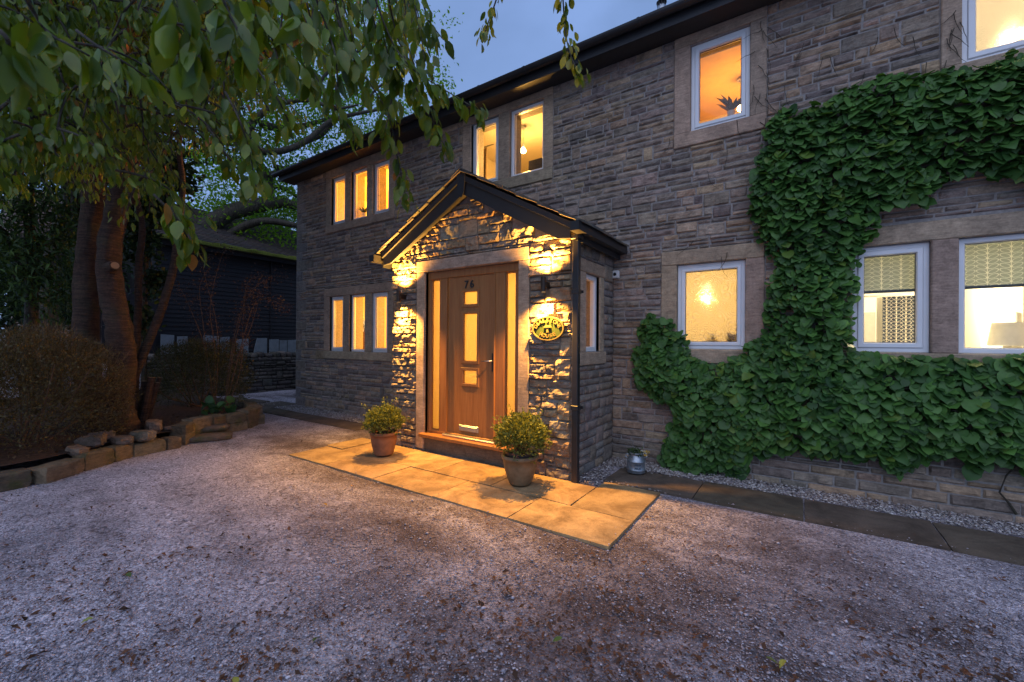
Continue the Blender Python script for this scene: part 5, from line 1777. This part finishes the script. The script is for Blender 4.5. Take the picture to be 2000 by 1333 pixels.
leafy('dark_conifer', 'dark bushy evergreen tree filling the gap above the cherry fork', [B_(120, 180, 10.5, (1.6, 1.6, 1.3)), B_(330, 230, 10.5, (1.4, 1.4, 1.1)), B_(240, 100, 11.0, (1.8, 1.8, 1.3)), B_(20, 80, 10.5, (1.6, 1.6, 1.3)), B_(420, 90, 11.0, (1.2, 1.2, 1.0))], 26000, .13, LANCE, ((.016, .028, .008), (.085, .09, .018)), M['shrub_leaf'], 53, [(g3[0], g3[1], .2), (g3[0], g3[1], 3.0), (g3[0] + .2, g3[1] + .4, 5.0)], tr_r=.2)

# ------------------------------------------------------------------ oak beyond the shed
D_O = 16.5
KO = 13.6 / 830 * .87
ob = at(318, 640, D_O)
oak = empty('oak_tree', (ob[0], ob[1], 1.1), 'old spreading oak with dark sinuous limbs behind the house corner', 'tree')
m = MB()
TR = pxline([(300, 690), (312, 620), (322, 560), (345, 500), (395, 455), (440, 420), (485, 406), (522, 399), (560, 397), (610, 415)], D_O)
limb(m, TR, [r_ * KO for r_ in (34, 30, 28, 25, 21, 18, 17, 15, 12, 8)], 12, .18, 5, 2)
m.build('trunk', M['bark'], oak, smooth=True)
OL = [([(522, 399), (524, 360), (508, 326), (488, 297), (480, 268)], (15, 14, 13, 12, 11)), ([(480, 268), (500, 232), (540, 206), (600, 196), (655, 212), (700, 205)], (9, 8, 6, 5, 4, 2)),
      ([(480, 268), (462, 215), (455, 150), (478, 60), (500, -40)], (10, 8, 7, 5, 4)), ([(486, 292), (545, 296), (598, 276), (645, 238), (700, 222), (770, 210)], (9, 8, 7, 6, 4, 2)),
      ([(508, 243), (548, 250), (602, 244), (650, 228)], (9, 8, 6, 3)), ([(600, 276), (628, 262), (652, 232), (660, 195), (652, 150)], (7, 7, 6, 5, 3)), ([(522, 345), (560, 330), (610, 318), (660, 300)], (8, 6, 4, 2)),
      ([(420, 478), (470, 446), (520, 432), (585, 442)], (10, 9, 8, 6)), ([(535, 325), (570, 328), (610, 308)], (5, 4, 2)), ([(455, 150), (520, 110), (580, 95), (640, 60)], (7, 5, 4, 2)), ([(524, 372), (545, 365), (580, 385)], (6, 5, 3)),
      ([(600, 196), (650, 130), (700, 100), (740, 60)], (5, 4, 3, 2)), ([(700, 222), (740, 170), (790, 150)], (4, 3, 2)), ([(455, 150), (430, 80), (440, 10)], (6, 5, 3))]
for i, (pa, r_) in enumerate(OL):
    m = MB(); limb(m, pxline(pa, [D_O - .25 * j * (1 if i % 2 else -1) for j in range(len(pa))]), [q * KO for q in r_], 8, .2, 5, i)
    m.build('limb', M['bark'], oak, smooth=True)
rO = np.random.RandomState(77)
n = 6800
qx, qy = rO.uniform(340, 900, n), rO.uniform(-80, 480, n)
dn = np.array([noise.noise(Vector((x / 46, y / 26, 2.0))) + .55 * noise.noise(Vector((x / 18, y / 12, 5.0))) for x, y in zip(qx, qy)])
edge = np.clip((860 - qx) / 120, 0, 1) * np.clip((qx - 330) / 60, .0, 1) * np.where(qy > 400, .7, 1)
keep = (dn + .75 * (edge - .5)) > .0
qx, qy = qx[keep], qy[keep]
P_ = np.array([at(x, y, D_O + rO.uniform(-.6, 3.0)) for x, y in zip(qx, qy)])
P_ = np.repeat(P_, 8, 0) + rO.normal(size=(len(P_) * 8, 3)) * [.22, .22, .12]
n = len(P_)
k = rO.rand(n, 1)
V, T, cc = leaf_array(SMALL, P_, rO.normal(size=(n, 3)) + [0, 0, -.2], rO.normal(size=(n, 3)) * .6 + [0, 0, 1], rO.uniform(.09, .17, n), np.array([.10, .22, .025]) * (1 - k) + np.array([.20, .38, .05]) * k, rO)
np_mesh('crown', V, T, M['oak_leaf'], oak, cc, origin=(ob[0], ob[1], 6))['kind'] = 'stuff'

# ------------------------------------------------------------------ shed, dry stone wall, hedge and far things
XS = -14.0
shed = empty('timber_shed', (XS, 7, 1.1), 'dark stained timber shed with horizontal boards and mossy tiled roof', 'shed')
M['shed_board'] = m_wood('dark_shed_board', (.015, .014, .017), (.032, .030, .034), .6, (3, 3, 60), .3)
y0, y1 = 3.95, 10.5
MB().box(XS - 3.5, XS - .04, y0 + .02, y1, 1.1, 4.12).build('core', m_plain('shed_core', (.02, .02, .02), .8, .2), shed)
zb = 1.18
while zb < 4.1:
    for a, b in ((y0, 6.86), (6.90, y1)):
        mm = MB()
        w_ = .118
        o1, o2 = rng.uniform(-.004, .004), rng.uniform(-.004, .004)
        mm.prism([(XS - .03, zb - .02), (XS + .012, zb - .02 + o1), (XS + .012 - .004, zb), (XS - .012, zb + w_ + o2), (XS - .03, zb + w_)], 1, a, b)
        mm.build('board', M['shed_board'], shed)
    zb += .118
MB().bbox(XS - .02, XS + .03, 6.865, 6.897, 1.15, 4.1, .004).build('batten', M['shed_board'], shed)
rf2 = MB().prism([(XS + .35, 4.10), (XS + .35, 4.17), (-17.2, 6.0), (-20.4, 4.17), (-20.4, 4.1), (-17.2, 5.9)], 1, y0 - .3, y1, (.08, .06, .05)).build('roof', M['slate'], shed)
mm = MB()
nr_ = 26
for k in range(nr_):
    t0, t1 = k / nr_, (k + 1.25) / nr_
    f0 = lambda t_: (XS + .35 + (-17.2 - XS - .35) * t_, 4.17 + 1.83 * t_)
    a, b = f0(t0), f0(min(t1, 1))
    y = y0 - .3 - (.11 if k % 2 else 0)
    while y < y1:
        c = stone_col(rng, [(.07, .05, .045), (.085, .06, .05), (.06, .05, .05)])
        yy0, yy1 = max(y + .004, y0 - .3), min(y + .216, y1)
        mm.add([(a[0], yy0, a[1] + .04), (a[0], yy1, a[1] + .04), (b[0], yy1, b[1] + .014), (b[0], yy0, b[1] + .014), (a[0], yy0, a[1] + .01), (a[0], yy1, a[1] + .01)], [(0, 1, 2, 3), (0, 4, 5, 1)], c)
        y += .22
mm.build('roof_tiles', M['slate'], rf2, fixn=False)['kind'] = 'stuff'
mm = MB()
NM = 90
vs = []
for i in range(NM + 1):
    y = y0 - .3 + (y1 - y0 + .3) * i / NM
    for j in range(7):
        a = pi * j / 6
        r_ = .10 + .045 * noise.noise(Vector((y * 3, j * .7, 0))) + .03 * noise.noise(Vector((y * 11, j, 3)))
        vs.append((XS + .30 + r_ * cos(a) * 1.1, y, 4.12 + r_ * sin(a) * 1.2))
mm.add(vs, [(i * 7 + j, (i + 1) * 7 + j, (i + 1) * 7 + j + 1, i * 7 + j + 1) for i in range(NM) for j in range(6)])
mm.build('moss', m_plain('roof_moss', (.10, .115, .022), .95, .1, var=.5, scale=30, bump=1.0), rf2, smooth=True, fixn=False)
MB().box(XS + .2, XS + .24, y0 - .3, y1, 3.99, 4.10).build('fascia', M['shed_board'], shed)

tag(MB().box(-60, -13.32, -12, 40, -.5, 1.12).build('raised_bank', M['soil']), kind='structure')
dw = empty('dry_stone_wall', (-13, 6, 0), 'low dry stone boundary wall between shed and drive', 'wall')
mb = MB().box(-13.3, -13.03, 3.2, 9.5, -.1, 1.0)
core = mb.build('wall_core', m_plain('wall_core', (.04, .035, .03), .95, .1), dw)
FR_D = (Vector((-13.03, 0, 0)), Vector((0, 1, 0)), Vector((0, 0, 1)), Vector((1, 0, 0)))
rd_ = random.Random(17)
DCOL = [(.15, .13, .115), (.12, .105, .095), (.18, .155, .13), (.10, .09, .08)]
for s in lay_stones(rd_, 3.4, 8.2, -.05, 1.0, [], (.055, .13), (.13, .42), .12):
    m = MB()
    s[2] += rd_.uniform(-.012, .012); s[3] += rd_.uniform(-.012, .012)
    stone_mesh(m, s, FR_D, rd_, .07, .05, .03, .006, stone_col(rd_, DCOL), .05)
    if m.v: m.build('stone', M['dry_stone'], dw, smooth=True, fixn=False)
y = 3.3
while y < 9:
    L = rd_.uniform(.14, .3)
    v, f = rock((-13.15, y + L / 2, .985), (.32, L * .95, rd_.uniform(.12, .2)), 0, rd_.random() * 90, 10, 7, 5, .12, rd_.uniform(-.1, .1))
    MB().add(v, f, stone_col(rd_, DCOL)).build('cope_stone', M['dry_stone'], dw, smooth=True)
    y += L
M['pale_slate'] = m_plain('pale_slate', (.26, .29, .31), .5, .4, var=.25, scale=6, bump=.2)
lab2 = ['leftmost pale slab', 'second pale slab from the left', 'third pale slab from the left', 'fourth pale slab from the left', 'narrow pale slab in the middle', 'slanting pale slab', 'pale slab right of the slanting one', 'pale slab second from the house corner', 'pale slab nearest the house corner']
for i, ((pa, pb, pt), la) in enumerate(zip(((314, 341, 655), (346, 367, 657), (398, 428, 657), (430, 449, 658), (462, 486, 662), (495, 522, 661), (526, 545, 663), (546, 561, 665), (562, 580, 664)), lab2)):
    A, B, Tt = on_x(pa, 690, -13.34), on_x(pb, 690, -13.34), on_x(pb, pt, -13.34)
    mm = MB()
    sl = .1 if i == 5 else .0
    mm.prism([(A[1], 1.10), (B[1] - .01, 1.10), (B[1] - .012, Tt[2]), (A[1] + sl, Tt[2] + rng.uniform(-.02, .02))], 0, -13.36, -13.335)
    tag(mm.build('slate_slab', M['pale_slate']), la + ' leaning against the shed above the dry stone wall', 'slab', 'pale slabs along the shed')
MB_f = empty('board_fence', on_x(300, 690, -13.8), 'short dark vertical board fence left of the shed', 'fence')
for i in range(9):
    y = 2.75 + i * .13
    MB().bbox(-13.83, -13.8, y, y + .122, 1.0, 2.75 + .1 * sin(i * 1.3), .004).build('board', M['shed_board'], MB_f)
MB().bbox(-13.87, -13.832, 2.7, 3.95, 2.3, 2.38, .004).build('rail', M['shed_board'], MB_f)

# hedge and trees closing the view on the left
hb = at(120, 660, 17)
leafy('background_hedge', 'dark hedge closing the view behind the garden on the left', [B_(-40, 600, 16, (1.6, 1.6, 1.5)), B_(60, 590, 17, (1.6, 1.6, 1.6)), B_(160, 585, 17.5, (1.6, 1.6, 1.6)), B_(250, 590, 18, (1.6, 1.6, 1.7)), B_(330, 560, 19, (1.6, 1.6, 1.8)), B_(-160, 590, 15, (1.8, 1.8, 1.8))], 16000, .17, SMALL, ((.012, .03, .012), (.035, .075, .025)), M['shrub_leaf'], 61, None, 'hedge', z0=1.1)
hb = at(225, 640, 24)
leafy('background_tree', 'pale green tree behind the far roof on the left', [B_(170, 520, 22, (1.7, 1.7, 1.0)), B_(120, 380, 26, (2.2, 2.2, 2.0)), B_(215, 330, 27, (2.2, 2.2, 1.6)), B_(280, 420, 26, (1.8, 1.8, 1.6))], 9000, .2, SMALL, ((.03, .07, .025), (.07, .13, .045)), M['oak_leaf'], 62, [(hb[0], hb[1], 1.1), (hb[0], hb[1], 3.0), (hb[0], hb[1], 6.0)], tr_r=.2)
hb = at(560, 640, 26)
leafy('background_tree', 'green tree low behind the shed roof beside the house corner', [B_(470, 445, 24, (2.0, 2.0, 1.0)), B_(560, 425, 24, (1.8, 1.8, .8)), B_(420, 480, 23, (1.4, 1.4, 1.0))], 6000, .17, SMALL, ((.03, .08, .02), (.07, .15, .03)), M['oak_leaf'], 63, [(hb[0], hb[1], 1.1), (hb[0], hb[1], 4.0), (hb[0], hb[1], 7.0)], tr_r=.2)
# far house on the left: its roof shows between the leaves
c = at(255, 500, 31)
fh = empty('far_house', (c[0], c[1], 1.1), 'distant house with pinkish tiled roof glimpsed between the trees', 'house')
MB().box(c[0] - 3, c[0] + 3, c[1] - 4, c[1] + 4, 1.0, 6.0).build('wall', m_plain('far_wall', (.25, .2, .17), .9, .2), fh)
MB().prism([(c[0] - 3.4, 5.9), (c[0], 8.6), (c[0] + 3.4, 5.9), (c[0] + 3.3, 5.7), (c[0] - 3.3, 5.7)], 1, c[1] - 4.4, c[1] + 4.4).build('roof', m_plain('far_roof', (.22, .15, .13), .8, .2), fh)
MB().box(c[0] - .4, c[0] + .4, c[1] + 2, c[1] + 2.8, 7.9, 9.4).build('chimney', m_plain('far_brick', (.2, .12, .1), .9, .2), fh)
# parked car, mostly hidden behind the bushes
cx_, cy_2 = at(6, 640, 13.5)[:2]
car = empty('parked_car', (cx_, cy_2, 0), 'pale car parked behind the bushes at the left edge', 'car')
M['car_paint'] = m_plain('pale_car_paint', (.5, .52, .56), .25, .6, var=.03)
side = [(-2.0, .35), (2.0, .35), (2.05, .62), (1.95, .85), (1.15, .98), (.55, 1.42), (-.85, 1.46), (-1.65, 1.02), (-2.0, .92)]
MB().prism([(cy_2 + a, z_) for a, z_ in side], 0, cx_ - .8, cx_ + .8).build('body', M['car_paint'], car)
MB().prism([(cy_2 + a, z_) for a, z_ in ((1.0, 1.0), (.52, 1.37), (-.8, 1.40), (-1.4, 1.05))], 0, cx_ - .81, cx_ + .81).build('window', m_plain('car_window', (.02, .025, .03), .1, .6), car)
for a in (-1.25, 1.3):
    for b in (-.78, .78):
        w = MB().lathe((cx_ + b, cy_2 + a, .32), [(.32, -.1), (.32, .1)], 20, axis=0).build('wheel', M['gasket'], car)
        MB().lathe((cx_ + b * 1.13, cy_2 + a, .32), [(.19, -.02), (.19, .02)], 14, axis=0).build('rim', M['steel'], w)
for b in (-.55, .55):
    MB().bbox(cx_ + b - .15, cx_ + b + .15, cy_2 + 1.99, cy_2 + 2.06, .66, .8, .01).build('headlight', M['white'], car)

# ------------------------------------------------------------------ loose gravel, litter, fallen leaves
PEB = np.array([(1, 0, 0), (-1, 0, 0), (0, 1, 0), (0, -1, 0), (0, 0, .7), (0, 0, -.5), (.62, .62, .25), (-.6, .6, .3), (-.62, -.6, .22), (.6, -.64, .28)])
PT = np.array([(4, 0, 6), (4, 6, 2), (4, 2, 7), (4, 7, 1), (4, 1, 8), (4, 8, 3), (4, 3, 9), (4, 9, 0), (5, 6, 0), (5, 2, 6), (5, 7, 2), (5, 1, 7), (5, 8, 1), (5, 3, 8), (5, 9, 3), (5, 0, 9)])


def pebbles(name, xy, z, size, rr, pal, mat=None):
    n = len(xy)
    s = size[:, None, None] * rr.uniform(.6, 1.3, (n, 1, 3)) * np.array([1, 1, .75])
    a = rr.uniform(0, 2 * pi, n)
    X = (PEB[None] * (1 + .18 * rr.normal(size=(n, len(PEB), 3)))) * s / 2
    V = np.stack([X[..., 0] * np.cos(a)[:, None] - X[..., 1] * np.sin(a)[:, None], X[..., 0] * np.sin(a)[:, None] + X[..., 1] * np.cos(a)[:, None], X[..., 2]], -1)
    V += np.c_[xy, z + size * .18][:, None, :]
    T = PT[None] + (np.arange(n) * len(PEB))[:, None, None]
    pal = np.array(pal)
    c = pal[rr.randint(0, len(pal), n)] * rr.uniform(.7, 1.25, (n, 1))
    o = np_mesh(name, V.reshape(-1, 3), T.reshape(-1, 3), mat or M['pebble'], None, np.repeat(c, len(PEB), 0), smooth=False)
    return tag(o, kind='stuff')


rP = np.random.RandomState(19)
GP = [(.40, .375, .42), (.47, .44, .49), (.30, .28, .31), (.53, .50, .55), (.36, .29, .29), (.23, .205, .23)]
px_, py_ = rP.uniform(-60, 2060, 60000), 700 + 660 * rP.rand(60000) ** .62
xy = np.array([on_ground(x, y)[:2] for x, y in zip(px_, py_)])
dm = np.array([noise.noise(Vector((x * .8, y * .8, 4))) + .5 * noise.noise(Vector((x * 3, y * 3, 1))) for x, y in xy])


def clear(xy):
    x, y = xy[:, 0], xy[:, 1]
    bad = (y > YW - .02) | ((x > PX0 - .02) & (x < PX1 + .03) & (y > YP - .03))
    fuzz = .10 * rP.rand(len(x)) ** 3
    bad |= (x > -5.62 + fuzz) & (x < -1.14 - fuzz) & (y > 2.96 + fuzz) & (y < 4.15)
    bad |= (x > -1.8) & (y > 4.36 + fuzz) & (y < 5.02 - fuzz)
    bad |= (x > -1.76) & (x < -1.14) & (y > 3.5) & (y < 4.37)
    bad |= (x > -11) & (x < -6.15) & (y > 4.42) & (y < 4.88)
    kx = np.interp(y, [-3, -.5, .65, 1.0, 1.36, 1.78, 2.32, 2.62, 3.4, 3.78, 4.2], [-6.2, -6.45, -6.6, -6.68, -6.92, -7.18, -7.3, -7.62, -7.86, -8.2, -10])
    bad |= (x < kx + .1) & (y < 4.2)
    return ~bad


kp = clear(xy) & (dm + rP.normal(size=len(dm)) * .35 > -.1) & (np.linalg.norm(xy, axis=1) < 15)
xy = xy[kp]
sz = np.clip(np.exp(rP.normal(size=len(xy)) * .45) * .0085, .005, .032)
zz_ = np.where((xy[:, 0] > -5.6) & (xy[:, 0] < -1.15) & (xy[:, 1] > 2.96) | (xy[:, 0] > -1.8) & (xy[:, 1] > 4.38), .014, -.008)
pebbles('loose_gravel', xy, zz_, sz, rP, GP)
n = 5200
xy = np.vstack([np.c_[rP.uniform(-2.0, 2.6, n), rP.uniform(5.0, 5.39, n)], np.c_[rP.uniform(-2.03, -1.1, 1500), rP.uniform(4.2, 5.38, 1500)], np.c_[rP.uniform(-9.8, -5.0, 3000), rP.uniform(4.87, 5.39, 3000)], np.c_[rP.uniform(-12.9, -10, 1600), rP.uniform(4.6, 8, 1600)]])
xy = xy[clear(xy)]
pebbles('wall_pebbles', xy, .0, rP.uniform(.012, .034, len(xy)), rP, [(.40, .37, .35), (.50, .47, .45), (.30, .26, .24), (.22, .18, .16)])
# bud scales and leaf crumbs
n = 17000
px_, py_ = rP.uniform(-60, 2060, n), 720 + 640 * rP.rand(n) ** .75
xy = np.array([on_ground(x, y)[:2] for x, y in zip(px_, py_)])
dm = np.array([noise.noise(Vector((x * .8, y * .8, 4))) + .6 * noise.noise(Vector((x * 3.5, y * 3.5, 7))) for x, y in xy])
xy = xy[(clear(xy) | (rP.rand(n) < .03)) & (dm + rP.normal(size=n) * .16 < -.08) & (np.linalg.norm(xy, axis=1) < 14) & (xy[:, 1] < 4.1)]
n = len(xy)
k = rP.rand(n, 1)
V, T, cc = leaf_array(SMALL, np.c_[xy, np.full(n, .034 if False else .006)], np.c_[rP.normal(size=(n, 2)), rP.normal(size=n) * .15], np.c_[rP.normal(size=(n, 2)) * .35, np.ones(n)], np.clip(np.exp(rP.normal(size=n) * .5) * .016, .007, .05), np.array([.05, .03, .02]) * (1 - k) + np.array([.17, .075, .04]) * k, rP)
tag(np_mesh('leaf_litter', V, T, M['litter'], None, cc), kind='stuff')
n = 2600
xy = np.c_[rP.uniform(-10.5, -6.7, n), rP.uniform(-.5, 3.9, n)]
kx = np.interp(xy[:, 1], [-3, -.5, .65, 1.0, 1.36, 1.78, 2.32, 2.62, 3.4, 3.78, 4.2], [-6.2, -6.45, -6.6, -6.68, -6.92, -7.18, -7.3, -7.62, -7.86, -8.2, -10])
xy = xy[xy[:, 0] < kx - .16]
n = len(xy)
k = rP.rand(n, 1)
zb_ = .215 + .11 * np.clip(1 - np.hypot(xy[:, 0] + 9.2, xy[:, 1] - 1.6) / 2.6, 0, 1)
V, T, cc = leaf_array(SMALL, np.c_[xy, zb_ + .012], np.c_[rP.normal(size=(n, 2)), rP.normal(size=n) * .25], np.c_[rP.normal(size=(n, 2)) * .4, np.ones(n)], rP.uniform(.02, .06, n), np.array([.05, .03, .018]) * (1 - k) + np.array([.17, .10, .05]) * k, rP)
tag(np_mesh('bed_litter', V, T, M['litter'], None, cc), kind='stuff')
FL = ['yellow star shaped fallen leaf on the gravel before the left pot', 'orange fallen leaf at the gravel edge near the left pot', 'green fallen leaf on the bare gravel in the middle foreground', 'pale yellow fallen leaf at the bottom edge of the picture', 'small green fallen sprig on the gravel left of centre', 'yellow fallen leaf on the gravel at the lower right', 'olive fallen leaf just left of the yellow one at lower right', 'pale fallen leaf on the gravel beside the wall path', 'yellowish fallen leaf on the pale gravel at lower left', 'green fallen leaf on the gravel below the kerb']
for i, (px, py, c) in enumerate(((632, 983, (.42, .27, .06)), (686, 950, (.4, .22, .06)), (1098, 1245, (.10, .16, .04)), (455, 1323, (.35, .33, .06)), (612, 1254, (.08, .13, .04)), (1535, 1290, (.35, .33, .06)), (1495, 1284, (.14, .17, .05)), (1895, 985, (.30, .30, .10)), (182, 1208, (.25, .26, .07)), (248, 1120, (.10, .15, .05)))):
    p = on_ground(px, py, .014)
    V, T, cc = leaf_array(CHERRY, np.array([p]), np.array([[cos(i * 2.1), sin(i * 2.1), .05]]), np.array([[.2 * sin(i), .2 * cos(i), 1]]), np.array([.055]), np.array([c]), rP)
    o = np_mesh('fallen_leaf', V, T, M['litter'], None, cc, origin=(p[0], p[1], .0))
    tag(o, FL[i], 'leaf', 'fallen leaves on the gravel')
